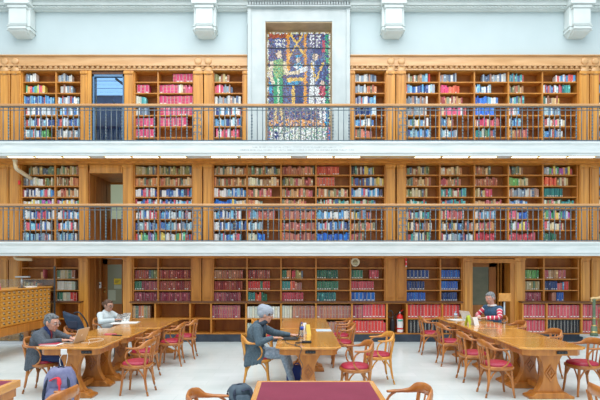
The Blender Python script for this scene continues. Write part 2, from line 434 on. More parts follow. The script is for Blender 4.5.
NAVY = (.03, .06, .22); INDG = (.10, .13, .33); OCH = (.80, .36, .05); YEL = (.85, .58, .14); RUST = (.42, .11, .05); WHT = (.80, .86, .88)
GRN = (.05, .42, .20); LIME = (.35, .55, .22); CYN = (.05, .40, .70); SKIN = (.80, .66, .52); REDG = (.55, .06, .12); VIO = (.17, .16, .30)
def paint(x, y, r):
    q = r.random()
    if y > 126.4:                                   # pale lettered panel under the picture
        if x < 270 or x > 327: return (.1, .25, .6) if q < .5 else (.7, .2, .15)
        if 272 < x < 279 and 130 < y < 137: return NAVY if q < .5 else WHT
        return [WHT, WHT, (.70, .82, .76), (.25, .5, .35), (.2, .28, .38), (.8, .82, .66)][int(q*6)]
    if x < 268.6 or x > 328.8 or y < 34: return [WHT, (.6, .65, .4), (.4, .22, .08)][int(q*3)]
    # right standing figure: dark hat, pale face, navy coat with gold edges over a white gown
    if el(x, y, 317.5, 50.3, 4.8, 3.6): return NAVY
    if el(x, y, 315.6, 56.2, 2.8, 3.8): return SKIN
    if seg(x, y, 311.5, 63, 315, 76, .9) or seg(x, y, 323, 63, 316, 80, .9): return YEL
    if seg(x, y, 313, 62, 312.5, 80, 1.9) or seg(x, y, 312.5, 80, 312, 106, 3.0): return WHT
    if seg(x, y, 317, 88, 318, 106, 1.8): return WHT
    # child in red at the right
    if el(x, y, 322.5, 82, 2.2, 2.6): return SKIN
    if el(x, y, 321.8, 91, 4.0, 6.2): return REDG if q < .8 else (.8, .4, .45)
    if seg(x, y, 320, 98, 321, 121, 1.3) or seg(x, y, 324, 98, 324.5, 119, 1.3): return WHT
    if el(x, y, 319, 71, 8.3, 13): return NAVY if q < .8 else (.1, .22, .5)
    # left standing figure: pale face, green tunic, cream sleeves
    if el(x, y, 279.3, 54, 2.8, 4.2): return SKIN
    if el(x, y, 279.5, 52, 4.2, 4.6): return NAVY if q < .7 else VIO
    if seg(x, y, 284.5, 64, 287, 73, 2.2) or seg(x, y, 287, 73, 299, 71.5, 1.7): return (.85, .76, .52)
    if seg(x, y, 272, 63, 270, 74, 2.0) or seg(x, y, 270, 74, 273, 82, 1.8): return (.85, .78, .6)
    if el(x, y, 278.8, 68, 6.6, 9.5): return LIME if q < .8 else GRN
    if 273.5 < x < 283 and 76 < y < 104: return (.65, .85, .62) if 277.6 < x < 279.2 else GRN
    if seg(x, y, 276, 104, 275.5, 118, 1.2) or seg(x, y, 281, 104, 282, 118, 1.2): return (.75, .6, .3)
    # small middle figure with blue cap reading a white sheet
    if el(x, y, 298.3, 55.6, 3.2, 1.9): return CYN
    if el(x, y, 298, 59.3, 2.2, 2.8): return SKIN
    if seg(x, y, 298.5, 71, 306, 68.5, 2.2): return WHT
    if el(x, y, 298, 65.2, 5.2, 3.4): return CYN if q < .6 else WHT
    if 269 < x < 272.5 and 82 < y < 93: return CYN
    # room: posts, crossed beams, table, lattice windows
    if seg(x, y, 291, 35, 303.5, 54, .9) or seg(x, y, 302.5, 35, 289, 57, .9): return YEL
    if 286.5 < x < 289.6 and y < 70 or 303.8 < x < 306.8 and y < 106: return OCH
    if 287 < x < 306 and 77.5 < y < 81: return YEL
    if 285 < x < 301 and 81 < y < 84.5: return CYN if q < .6 else NAVY
    if 291.7 < x < 294.8 and 84 < y < 106: return YEL
    if 295 < x < 303 and 86 < y < 104: return NAVY
    if 275 < x < 285.5 and 38.5 < y < 48: return INDG if (x-275) % 3.2 < .9 or (y-38.5) % 3.4 < .9 else WHT
    if 308.5 < x < 320 and 34 < y < 47: return VIO if (x-308.5) % 3.2 < 1.1 or (y-34) % 3.4 < 1.0 else WHT
    if y < 38.5 and x < 287: return RUST
    if 322 < x < 325 and 40 < y < 52: return REDG
    if x > 325: return GRN if q < .55 and y < 104 else [CYN, NAVY][int(q*2)]
    if y > 119: return [OCH, (.7, .38, .2), (.75, .6, .5), INDG][int(q*4)]
    if y > 105: return [VIO, VIO, INDG, (.35, .18, .10), NAVY, (.5, .4, .35)][int(q*6)]
    return [NAVY, INDG, INDG, VIO, (.2, .09, .07), (.12, .22, .42)][int(q*6)]
gl = MB(); GM = bpy.data.materials.new('stained_glass'); GM.use_nodes = True; n_ = GM.node_tree
bb = n_.nodes['Principled BSDF']; va = n_.nodes.new('ShaderNodeVertexColor'); va.layer_name = 'dye'
bb.inputs['Base Color'].default_value = (.03, .03, .035, 1); bb.inputs['Specular IOR Level'].default_value = .25; n_.links.new(va.outputs[0], bb.inputs['Emission Color']); bb.inputs['Emission Strength'].default_value = 1.0; bb.inputs['Roughness'].default_value = .25
gl.m(GM)
rg = random.Random(3); NX, NY = 126, 236
seeds = {}
def seed(i, j):
    if (i, j) not in seeds:
        fx, fy = i+rg.random(), j+rg.random(); px_ = 267.3+fx*1.25; py_ = 32.5+fy*1.3
        c_ = paint(px_, py_, rg); v_ = rg.uniform(.82, 1.12); seeds[(i, j)] = (px_, py_, tuple(min(1, max(0, k_*v_+rg.uniform(-.03, .03))) for k_ in c_))
    return seeds[(i, j)]
for jy in range(NY):
    for ix in range(NX):
        px_ = 267.3+63*(ix+.5)/NX; py_ = 32.5+(120)*(jy+.5)/NY
        i0 = int((px_-267.3)/1.25); j0 = int((py_-32.5)/1.3)
        cand = sorted(((seed(i, j)[0]-px_)**2+(seed(i, j)[1]-py_)**2, i, j) for i in range(i0-1, i0+2) for j in range(j0-1, j0+2))
        c_ = seeds[cand[0][1:]][2]
        if math.sqrt(cand[1][0])-math.sqrt(cand[0][0]) < .14: c_ = tuple(k_*.15 for k_ in c_)   # lead came between panes
        gl.cc = c_
        xa = gx0+(gx1-gx0)*ix/NX; xb = gx0+(gx1-gx0)*(ix+1)/NX; za = gz1-(gz1-gz0)*jy/NY; zb_ = gz1-(gz1-gz0)*(jy+1)/NY
        gl.add([(xa, GY, zb_), (xb, GY, zb_), (xb, GY, za), (xa, GY, za)], [(0, 1, 2, 3)])
gl.cc = (.2, .2, .2); gl.box(gx0, gx1, GY+.002, GY+.02, gz0, gz1)
gl.build('stained_glass', win, world=True, fix=False)

# ------------------------------------------------------------------ interior window, upper left: a blue lit stairwell behind glass
wi = bpy.data.objects.new('window_2', None); C.objects.link(wi); wi.location = (X(108), DW+.1, UZ0); struct(wi)
x0, x1, z1 = X(92), X(124.5), Z(71.5)
f = MB().m(mat('blue_grey_frame', (.12, .25, .42), .4))
f.box(x0, x0+.05, DW, DW+.1, UZ0, Z(74)); f.box(x1-.05, x1, DW, DW+.1, UZ0, Z(74)); f.box(x0, x1, DW, DW+.1, Z(76.5), Z(74.3))
f.build('window_frame', wi, world=True)
f = MB().m(WOODD); f.box(x0, x1, DW-.01, DW+.1, Z(74.3), z1); f.box(x0-.01, x0+.02, DW, DW+.1, UZ0, z1); f.box(x1-.02, x1+.01, DW, BK+.2, UZ0, z1); f.build('reveal', wi, world=True)
g_ = MB().m(mat('blue_tinted_glass', (.55, .75, .95), .03, trans=1.0)); g_.box(x0+.05, x1-.05, DW+.05, DW+.058, UZ0, Z(76.5)); g_.build('pane', wi, world=True)
BLW = noisy('blue_stairwell_wall', (.05, .10, .22), (.09, .17, .34), (2, 2, 3), .6)
f = MB().m(BLW); a0, a1 = x0-2.2, x1+.6; yb = BK+2.55
f.box(a0, a1, yb, yb+.1, 4.6, 7.6); f.box(a0-.1, a0, BK+.2, yb, 4.6, 7.6); f.box(a1, a1+.1, BK+.2, yb, 4.6, 7.6); f.box(a0, a1, BK+.2, yb, 4.5, 4.6); f.box(a0, a1, BK+.2, yb, 7.46, 7.56)
struct(f.build('wall_stairwell'))
f = MB().m(mat('daylit_skylight_pane', (.4, .6, .8), .4, emis=(.50, .76, 1.0), estr=1.0))
for k in range(5):
    q0 = BK+1.05+k*.30; f.box(a0+.1, a1-.1, q0, q0+.15+.03*(k % 2), 7.42, 7.46)
f.build('skylight_panes', wi, world=True)
f = MB().m(mat('dark_blue_beam', (.02, .04, .09), .5))
f.tube([(x0+.15, BK+.95, 7.38), (x0+.30, BK+2.0, 7.38), (x0+.6, BK+2.1, 7.38)], .035, 6); f.build('beam', wi, world=True)
f = MB().m(mat('pale_blue_rail', (.3, .45, .62), .4))
f.tube([(x0-.05, BK+1.2, 6.85), (x1-.05, BK+1.2, 5.75)], .025, 6); f.box(x0, x1, BK+1.6, BK+1.65, 5.55, 5.6)
for k in range(6): f.tube([(x0+.15+k*.13, BK+1.2, 6.75-k*.13), (x0+.15+k*.13, BK+1.2, 5.0)], .008, 5)
f.build('stair_rail', wi, world=True)
# ------------------------------------------------------------------ doors
def recess(px0, px1, z0, z1, depth, mm, n):
    t = MB().m(mm); x0, x1 = X(px0), X(px1); y1 = BK+depth
    t.box(x0-.06, x0, DW, y1, z0, z1); t.box(x1, x1+.06, DW, y1, z0, z1); t.box(x0, x1, y1, y1+.06, z0, z1); t.box(x0-.06, x1+.06, DW, y1, z1, z1+.06)
    TN[0] += 1; struct(t.build('trim_%d' % TN[0]))
# ground left: glazed door
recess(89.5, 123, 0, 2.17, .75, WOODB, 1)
d1 = bpy.data.objects.new('door_1', None); C.objects.link(d1); yd = BK+.55; sd = 480/yd; d1.location = (X(112, sd), yd, 0); struct(d1)
f = MB().m(WOODB); xa, xb, zt = X(102.5, sd), X(123, sd), Z(259, sd)
f.box(xa, xa+.14, yd, yd+.05, 0, zt); f.box(xb-.03, xb+.05, yd, yd+.05, 0, zt); f.box(xa, xb, yd, yd+.05, Z(264.5, sd), zt); f.box(xa, xb, yd, yd+.05, 0, Z(304, sd)); f.build('door_frame', d1, world=True)
f = MB().m(STEEL); f.box(xa-.02, xa+.01, yd-.02, yd+.03, 0, zt+.02); f.box(xa-.03, xb, yd-.02, yd+.03, zt, zt+.02); f.build('metal_trim', d1, world=True)
f = MB().m(mat('frosted_green_glass', (.30, .34, .24), .2)); f.box(xa+.14, xb-.03, yd+.015, yd+.03, Z(304, sd), Z(264.5, sd)); f.build('glass_pane', d1, world=True)
f = MB().m(BRASS); f.lathe([(.028, 0), (.03, .02), (.018, .04), (.001, .045)], (xa+.07, yd-.01, Z(291.5, sd)), 12, 'y'); f.box(xa+.04, xa+.10, yd-.012, yd, Z(289, sd), Z(287, sd)); f.build('door_handle', d1, world=True)
o = MB().m(mat('yellow_notice', (.85, .68, .05), .7)); o.box(X(114, sd), X(121, sd), yd+.005, yd+.014, Z(284.5, sd), Z(278.5, sd))
for i in range(3): o.m(DGREY).box(X(115, sd), X(119.5-i, sd), yd+.002, yd+.006, Z(281+i, sd), Z(280.6+i, sd))
tag(o.build('door_notice'), 'yellow paper notice taped on the glass of the ground floor door', 'notice')
o = MB().m(mat('pale_green_paper', (.50, .58, .45), .7)); o.box(X(114, sd), X(121.5, sd), yd+.005, yd+.013, Z(288.7, sd), Z(284.8, sd)); tag(o.build('door_paper'), 'small pale sheet just below the yellow notice on the door', 'notice')
o = MB().m(MATS['pale_green_paper']); o.box(X(108, sd), X(115.5, sd), yd+.005, yd+.013, Z(300.5, sd), Z(290, sd)); tag(o.build('door_paper'), 'larger pale sheet at the lower left of the door glass', 'notice')
o = MB().m(WPLAS); o.box(X(100.2, 36.3), X(101.9, 36.3), BK+.2, BK+.24, Z(288, 36.3), Z(282, 36.3)); o.m(BLACK).box(X(100.5, 36.3), X(101.5, 36.3), BK+.19, BK+.2, Z(285, 36.3), Z(283.5, 36.3)); tag(o.build('door_entry_panel'), 'small white entry plate left of the ground floor glazed door', 'switch')
p = MB().m(WOODB); p.box(X(86), X(101.4, 36.3), BK+.24, BK+.30, 0, 2.17); TN[0] += 1; struct(p.build('trim_%d' % TN[0]))
# middle level left: open passage with pale green wall panel
recess(90, 123, MZ0, Z(173.5), 1.4, WOODB, 2)
t = MB().m(WOODP); t.box(X(90), X(123), DW-.04, DW+.05, Z(173.5), Z(164)); t.box(X(92), X(121), DW-.055, DW-.04, Z(172.5), Z(165.5)); TN[0] += 1; struct(t.build('trim_%d' % TN[0], bevel=.006))
d2 = bpy.data.objects.new('door_2', None); C.objects.link(d2); yd = BK+1.05; sd = 480/yd; d2.location = (X(108, sd), yd, MZ0); struct(d2)
xa, xb = X(103.5, sd), X(125, sd)
f = MB().m(WOOD); f.box(xa, X(108.2, sd), yd, yd+.06, MZ0, Z(181, sd)); f.box(xa, xb, yd, yd+.06, Z(184.5, sd), Z(181, sd)); f.box(xa, xb, yd, yd+.06, MZ0, Z(219, sd)); f.build('door_frame', d2, world=True)
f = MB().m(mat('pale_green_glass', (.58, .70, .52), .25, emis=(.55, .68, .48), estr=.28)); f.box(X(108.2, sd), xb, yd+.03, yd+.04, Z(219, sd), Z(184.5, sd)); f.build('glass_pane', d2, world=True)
f = MB().m(BRASS); f.box(X(103.2, sd), X(105.2, sd), yd-.05, yd, Z(209.5, sd), Z(207, sd)); f.build('door_handle', d2, world=True)
t = MB().m(WOODB); t.box(X(90), X(102, 35), BK+.75, BK+.80, MZ0, Z(173.5)); TN[0] += 1; struct(t.build('trim_%d' % TN[0]))
# ground right: recess with dark glazed door
recess(472.5, 513.5, 0, 2.15, .8, WOODB, 3)
d3 = bpy.data.objects.new('door_3', None); C.objects.link(d3); yd = BK+.15; sd = 480/yd; d3.location = (X(481, sd), yd, 0); struct(d3)
xa, xb = X(471, sd), X(496, sd)
f = MB().m(WOODB); f.box(xa, X(472.6, sd), yd, yd+.05, 0, Z(260, sd)); f.box(X(489, sd), xb, yd, yd+.05, 0, Z(260, sd)); f.box(xa, xb, yd, yd+.05, Z(267, sd), Z(260, sd)); f.box(xa, xb, yd, yd+.05, 0, Z(305, sd)); f.build('door_frame', d3, world=True)
f = MB().m(noisy('dark_green_glass', (.10, .11, .055), (.15, .15, .08), (2, 2, 4), .12)); f.box(X(472.6, sd), X(489, sd), yd+.02, yd+.035, Z(305, sd), Z(267, sd)); f.build('glass_pane', d3, world=True)
t = MB().m(WOOD)
for a in (497.5, 500.5, 508): t.box(X(a, 36.5), X(a+1.4, 36.5), BK+.2, BK+.7, 0, 2.15)
t.box(X(472), X(514), DW-.05, DW+.08, Z(263), Z(259)); t.box(X(509.5), X(513.8), DW-.04, DW+.3, 0, Z(260)); TN[0] += 1; struct(t.build('trim_%d' % TN[0]))

# ------------------------------------------------------------------ bookcases
CELLS = {}
def case(key, label, cols, s, d, zl, skip=(), plinth=None, ledge=False, back=None):
    xs = [X(c, s) for c in cols]; g = thing('bookcase', label, 'bookcase', ((xs[0]+xs[-1])/2, d, zl[-1] if not plinth else 0), 0, 'built-in bookcases')
    bk = back or BK
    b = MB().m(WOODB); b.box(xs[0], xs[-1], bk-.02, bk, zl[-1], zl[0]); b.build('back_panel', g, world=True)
    for i, x in enumerate(xs):
        b = MB().m(WOOD); b.box(x-.019, x+.019, d, bk-.02, zl[-1]-(.02), zl[0]); b.build('side_panel' if i in (0, len(xs)-1) else 'divider', g, world=True)
    for ci in range(len(cols)-1):
        for r, z in enumerate(zl):
            if (ci, r) in skip: continue
            b = MB().m(WOOD); b.box(xs[ci]+.019, xs[ci+1]-.019, d+.008, bk-.02, z-.013, z+.012); b.build('shelf', g, world=True)
        for r in range(len(zl)-1):
            CELLS[(key, ci, r)] = (xs[ci]+.022, xs[ci+1]-.022, zl[r+1]+.012, zl[r]-.013, d)
    if plinth:
        b = MB().m(PLINTH); b.box(xs[0]-.02, xs[-1]+.02, d-.02, bk, 0, zl[-1]-.013)
        b.build('plinth', g, world=True)
        b = MB().m(WOODD); b.box(xs[0]-.03, xs[-1]+.03, d-.035, DW+.02, zl[0]+.012, zl[0]+.045); b.build('ledge', g, world=True, bevel=.008)
    return g
UL = [Z(71+11.1*i) for i in range(8)]; ML = [Z(164+11.07*i) for i in range(8)]
GL = [Z(y) for y in (257.8, 268, 279.2, 290.5, 301.6)]; BL = [Z(303.2, SB), Z(318.9, SB), Z(333.75, SB)]
case('U0', 'oak bookcase cut by the photo edge, far left of upper gallery', [-30, .5], SW, DW, UL)
case('U1', 'oak bookcase on upper gallery left of the blue window', [22.3, 56, 81], SW, DW, UL)
case('U2', 'oak bookcase on upper gallery right of the blue window, with pink volumes', [134.5, 158, 193.5], SW, DW, UL)
case('U3', 'narrow oak bookcase on upper gallery directly left of stained glass', [213.5, 243], SW, DW, UL)
case('U4', 'narrow oak bookcase on upper gallery directly right of stained glass', [354.5, 385.5], SW, DW, UL)
case('U5', 'five-bay oak bookcase on the right of the upper gallery', [405.5, 439.5, 474.5, 508.5, 542.5, 578], SW, DW, UL)
case('U6', 'oak bookcase cut by the photo edge, far right of upper gallery', [598.5, 632], SW, DW, UL)
case('M1', 'two-bay oak bookcase at the left end of the lower gallery', [21, 55, 79.5], SW, DW, ML)
case('M2', 'two-bay oak bookcase right of the lower gallery doorway', [134, 158, 192.5], SW, DW, ML)
case('M3', 'five-bay oak bookcase at the centre of the lower gallery', [213, 247, 281, 316, 350.5, 385], SW, DW, ML)
case('M4', 'five-bay oak bookcase on the right of the lower gallery', [405.5, 440, 474.5, 508.5, 543, 577.5], SW, DW, ML)
case('M5', 'oak bookcase cut by the photo edge, far right of lower gallery', [598.5, 632], SW, DW, ML)
case('G1', 'ground floor oak bookcase behind the card catalogue', [21, 55, 79], SW, DW, GL)
case('G2', 'two-bay ground floor oak bookcase right of the glazed door', [133, 158, 191.5], SW, DW, GL)
case('G3', 'five-bay ground floor oak bookcase below the stained glass window', [213, 247, 281, 316, 350.5, 385], SW, DW, GL)
case('G4', 'ground floor oak bookcase with navy volumes left of the dark door', [406, 440.5, 462], SW, DW, GL)
case('G5', 'ground floor oak bookcase right of the dark door', [524.5, 544, 578.5], SW, DW, GL)
case('G6', 'ground floor oak bookcase at the right photo edge', [600, 640], SW, DW, GL)
case('B1', 'low oak shelves under the bookcase behind the card catalogue', [22, 54, 79], SB, DB, BL, plinth=1)
case('B2', 'long run of low oak shelves along the wall between the doors', [131, 155, 190, 211, 246, 281, 316, 352, 387, 407, 442.5, 462], SB, DB, BL, plinth=1, skip=((8, 1),))
case('B3', 'low oak shelves right of the dark door', [523, 547, 582, 617], SB, DB, BL, plinth=1)

# ------------------------------------------------------------------ books
PAL = {
 'mix': [(.30,.06,.05),(.06,.10,.28),(.55,.50,.40),(.08,.20,.14),(.55,.38,.18),(.62,.62,.60),(.20,.09,.05),(.10,.22,.38),(.40,.13,.08),(.03,.03,.04),(.60,.45,.10)],
 'grey': [(.30,.34,.36),(.18,.22,.26),(.5,.5,.46),(.08,.12,.2),(.22,.30,.38),(.60,.60,.56),(.35,.20,.15)],
 'blue': [(.05,.16,.42),(.10,.30,.52),(.60,.66,.70),(.04,.07,.22),(.18,.40,.55),(.70,.70,.66),(.25,.28,.35),(.45,.10,.10),(.30,.45,.50)],
 'bw': [(.08,.28,.58),(.65,.72,.74),(.05,.12,.35),(.15,.42,.62),(.78,.78,.74),(.50,.58,.62),(.05,.05,.10),(.55,.10,.15)],
 'bright': [(.02,.14,.60),(.03,.20,.70),(.02,.10,.45)],
 'tan': [(.45,.28,.14),(.55,.40,.20),(.30,.16,.08),(.60,.52,.38),(.35,.10,.06),(.20,.20,.10),(.50,.20,.08),(.10,.15,.12)],
 'olive': [(.22,.22,.08),(.12,.20,.12),(.40,.30,.12),(.45,.38,.22),(.10,.14,.18),(.30,.12,.06),(.5,.44,.3)],
 'creamg': [(.55,.62,.55),(.66,.64,.50),(.48,.60,.56),(.35,.52,.48),(.70,.72,.66)],
 'cream': [(.70,.66,.52),(.66,.60,.42),(.60,.60,.52),(.45,.52,.42),(.72,.70,.62)],
 'pink': [(.62,.05,.16),(.66,.07,.20),(.58,.04,.13)],
 'pinkmix': [(.60,.07,.16),(.50,.10,.10),(.60,.50,.32),(.35,.08,.08),(.62,.12,.22),(.55,.58,.60)],
 'red': [(.58,.035,.03),(.66,.05,.04),(.50,.03,.035)],
 'orred': [(.62,.10,.05),(.70,.16,.08),(.55,.08,.05)],
 'rose': [(.52,.06,.09),(.46,.05,.07),(.58,.09,.12)],
 'brick': [(.38,.10,.08),(.44,.15,.11),(.32,.10,.09),(.40,.18,.12)],
 'dred': [(.26,.03,.028),(.32,.055,.04),(.20,.02,.025),(.34,.09,.05)],
 'maroon': [(.26,.03,.06),(.32,.06,.09),(.38,.10,.10),(.20,.03,.05)],
 'brred': [(.32,.10,.05),(.38,.14,.07),(.28,.06,.04),(.42,.2,.1)],
 'brpink': [(.36,.13,.09),(.42,.18,.12),(.30,.10,.08),(.34,.14,.12)],
 'green': [(.03,.16,.09),(.05,.20,.12),(.02,.12,.08)],
 'ggreen': [(.10,.34,.08),(.06,.26,.08),(.2,.4,.12)],
 'teal': [(.03,.20,.19),(.04,.26,.24),(.02,.16,.17)],
 'navy': [(.015,.045,.17),(.02,.06,.22),(.01,.03,.12)],
 'royal': [(.02,.12,.48),(.02,.16,.55),(.02,.09,.38)],
 'black': [(.012,.014,.02),(.018,.022,.03),(.01,.012,.015)],
 'warm': [(.50,.16,.10),(.40,.22,.10),(.58,.40,.25),(.30,.06,.06),(.55,.30,.12),(.20,.22,.14),(.45,.10,.12)],
 'tealmix': [(.04,.28,.28),(.10,.35,.36),(.55,.55,.45),(.35,.08,.08),(.06,.12,.25),(.15,.25,.12)],
 'colour': [(.55,.08,.08),(.06,.25,.5),(.70,.55,.12),(.08,.35,.18),(.70,.70,.66),(.35,.10,.35),(.10,.12,.25),(.65,.30,.10),(.5,.55,.6)],
}
# key -> per bay, per shelf (top first): runs "palette from to [width mm] [height]"
B_ = {}
def shelf(key, ci, rows):
    for r, spec in enumerate(rows):
        if spec: B_[(key, ci, r)] = [x.split(',') for x in spec.split(';')]
shelf('U0', 0, ['grey,.2,1']*7)
shelf('U1', 0, ['grey,.0,.35', 'colour,.05,.65', 'blue,0,.95', 'blue,.05,1', 'blue,0,.9', 'blue,0,.5;ggreen,.5,.75', 'warm,0,.95'])
shelf('U1', 1, ['grey,0,.6', 'grey,.1,.6', 'blue,0,.9', 'blue,.08,.9', 'blue,0,.9', 'grey,0,.9', 'colour,0,.9'])
shelf('U2', 0, ['', 'pink,.05,.5,100', 'tealmix,0,.5', 'grey,0,.6', 'pink,0,.7,90', 'pink,0,.75,90', 'pink,0,1,90'])
shelf('U2', 1, ['pink,.4,1,90', 'pink,0,.55,95;cream,.55,.68;pinkmix,.68,1', 'pink,0,1,95', 'pink,0,1,125,.93', 'pink,0,.8,120,.9', '', ''])
shelf('U3', 0, ['olive,0,.55', 'pinkmix,0,.3;grey,.3,.65', 'grey,0,.95', 'blue,0,.95', 'blue,0,.9', 'pinkmix,.05,.9', 'tealmix,0,.7'])
shelf('U4', 0, ['grey,0,.75', 'grey,0,.4;tan,.4,.75', 'blue,0,.7', 'navy,0,.5;bw,.5,.7', 'blue,0,.65', 'warm,0,.6', 'blue,0,.85'])
shelf('U5', 0, ['tan,0,.5;blue,.5,.7;red,.7,.78', 'blue,0,.85', 'grey,0,.65', 'grey,0,.65', 'mix,0,.7', 'blue,0,.75', 'blue,0,.65'])
shelf('U5', 1, ['grey,0,.5', 'pink,0,.25;orred,.25,.6', 'warm,0,.7', 'pinkmix,0,.8', 'mix,0,.4', 'blue,0,.55', 'bright,0,.3'])
shelf('U5', 2, ['grey,.25,1', 'blue,0,.5', 'bright,0,.4;blue,.4,.7', 'bright,0,.6', 'pinkmix,0,.8', 'tealmix,0,.65', ''])
shelf('U5', 3, ['tealmix,0,.5', 'tan,0,.45', 'tealmix,0,.45', 'bw,0,.4', 'blue,0,.4', 'warm,0,.6', ''])
shelf('U5', 4, ['colour,.4,1', 'blue,0,.5;bw,.5,.6;teal,.6,.8', 'mix,0,.5', 'blue,0,.55', 'pinkmix,0,.65', 'blue,0,.6', 'mix,0,.6'])
shelf('U6', 0, ['mix,0,.8']*7)
for ci, s_ in ((0, 0), (1, 0)):
    shelf('M1', ci, ['olive,%s,.98' % ('.18' if ci == 0 else '0'), 'grey,0,.3;cream,.3,.6;olive,.6,.95' if ci == 0 else 'tan,0,.95', 'bw,0,1' if ci == 0 else 'tan,0,.9', 'colour,0,1', 'bw,0,1', 'bw,0,.85', 'blue,0,.85'])
    shelf('M2', ci, ['olive,0,1', 'tan,0,1', 'bw,0,1', 'bw,0,1', 'bw,0,.95', 'blue,0,1', 'colour,0,1'])
shelf('M3', 0, ['tan,0,1', 'tan,0,1', 'blue,0,1', 'royal,0,.55;mix,.55,1', 'bw,0,.85', 'bw,0,1', 'bw,0,.85'])
shelf('M3', 1, ['olive,0,1', 'cream,0,.3;tan,.3,.95', 'warm,0,.75', 'tan,0,.4', 'blue,0,.35;brick,.35,.8', 'blue,0,.45', 'cream,0,.3;royal,.3,.5'])
shelf('M3', 2, ['brred,0,.6;warm,.6,1', 'olive,0,.4;warm,.4,.9', 'warm,0,.9', 'warm,0,.7', 'brick,0,1', 'brick,0,1', 'brick,0,1'])
shelf('M3', 3, ['orred,0,.65,55', 'orred,0,.5,75', 'tan,0,.95', 'tealmix,0,1', 'bw,0,1', 'bw,0,1', 'royal,0,1'])
shelf('M3', 4, ['mix,0,.72', 'mix,0,1', 'bw,0,.95', 'tealmix,0,.72', 'mix,0,.6;royal,.45,.62', 'warm,0,.7', 'warm,0,.4'])
shelf('M4', 0, ['olive,0,.7', 'tan,0,.78', 'olive,0,.65', 'tealmix,0,.65', 'tealmix,0,.7', 'mix,0,.8', 'tealmix,0,.75'])
shelf('M4', 1, ['tan,0,.65', 'warm,0,.62', 'tealmix,0,.8', 'tealmix,0,.75', 'pinkmix,0,.75', 'mix,0,1', 'blue,0,1'])
shelf('M4', 2, ['tan,0,.5', 'brred,0,.7', 'olive,0,.3;pinkmix,.3,.55', 'warm,0,.85', 'blue,0,.65', 'warm,0,.6', 'rose,0,.6'])
shelf('M4', 3, ['tan,0,.45', 'ggreen,0,.3;olive,.3,.6', 'grey,0,.95', 'blue,0,.6', 'pinkmix,0,.3;royal,.3,.6', 'colour,0,.6', 'rose,0,.8'])
shelf('M4', 4, ['colour,0,.9', 'orred,0,.4;olive,.4,.75', 'teal,0,.6,40', 'tealmix,0,1', 'colour,0,.85', 'pinkmix,0,.65', 'green,0,.4'])
shelf('M5', 0, ['mix,0,.9']*7)
shelf('G1', 0, ['', 'warm,.55,.68', 'tan,0,.5', 'tan,.3,.8'])
shelf('G1', 1, ['', 'olive,0,.8,95', 'cream,0,.75,95', 'green,0,.2,80;cream,.2,.6,90;red,.6,.85,90'])
shelf('G2', 0, ['', 'dred,0,.62,60;olive,.62,1,60', 'green,0,.3,60;maroon,.3,1,60', 'maroon,0,1,60'])
shelf('G2', 1, ['', 'dred,0,1,55', 'dred,0,1,55', 'maroon,0,1,55'])
shelf('G3', 0, ['', 'brred,0,.88,60', 'dred,0,.88,55', 'maroon,0,.8,60'])
shelf('G3', 1, ['', 'dred,0,.65,60', 'red,0,.33,60;green,.33,.42,60;red,.42,.65,60', 'teal,0,.2,60;orred,.2,.38;green,.38,.58'])
shelf('G3', 2, ['', 'green,0,.1,60;tan,.1,.3;rose,.3,.4;olive,.4,.62', 'teal,0,.2,70;orred,.2,.35;brpink,.35,.6', 'rose,0,.6,60'])
shelf('G3', 3, ['', 'green,0,.65,60', 'green,0,.65,60', 'teal,0,.6,60'])
shelf('G3', 4, ['', 'green,0,.34,75;rose,.56,.85,60', 'rose,0,.7,65', 'royal,0,.64,100'])
shelf('G4', 0, ['', 'navy,0,.62,95', 'navy,0,.53,65', 'royal,0,.56,60'])
shelf('G4', 1, ['', 'royal,0,.95,60', 'royal,0,.9,60', 'navy,0,.85,60'])
shelf('G5', 0, ['', 'ggreen,0,.75,60', 'olive,0,.8,55', 'maroon,0,.9,60'])
shelf('G5', 1, ['', 'warm,0,.68,60', 'navy,0,.4,55;blue,.4,.6;red,.6,.7', 'brpink,.24,.4,60;royal,.4,.58,60'])
shelf('G6', 0, ['', 'rose,0,.6,60', 'navy,0,.6,60', 'dred,0,1,60'])
shelf('B2', 0, ['tan,0,.75,70', ''])
shelf('B2', 3, ['maroon,0,.8,62,.87', ''])
shelf('B2', 4, ['creamg,0,1,62,.8', 'creamg,0,.5,60,.7'])
shelf('B2', 5, ['creamg,0,.15,62,.85;cream,.15,.32,62,.85;brpink,.32,1,78,.85', 'brpink,.3,.8,70,.7'])
shelf('B2', 6, ['brpink,0,1,78,.85', 'brpink,.1,.8,80,.8'])
shelf('B2', 7, ['maroon,0,.3,75,.9;rose,.3,.55,80,.92;red,.55,1,85,.95', 'red,0,.92,78,.9;rose,.92,1'])
shelf('B2', 9, ['red,0,1,85,.93', 'black,0,1,90,.95'])
shelf('B2', 10, ['red,0,1,85,.93', 'black,0,1,90,.95'])
shelf('B3', 0, ['rose,0,1,80,.93', 'rose,0,.97,80,.92'])
shelf('B3', 1, ['rose,0,.92,80,.9', 'black,.02,1,85,.95'])
shelf('B3', 2, ['rose,0,1,80,.93', 'rose,0,.5,80,.9'])

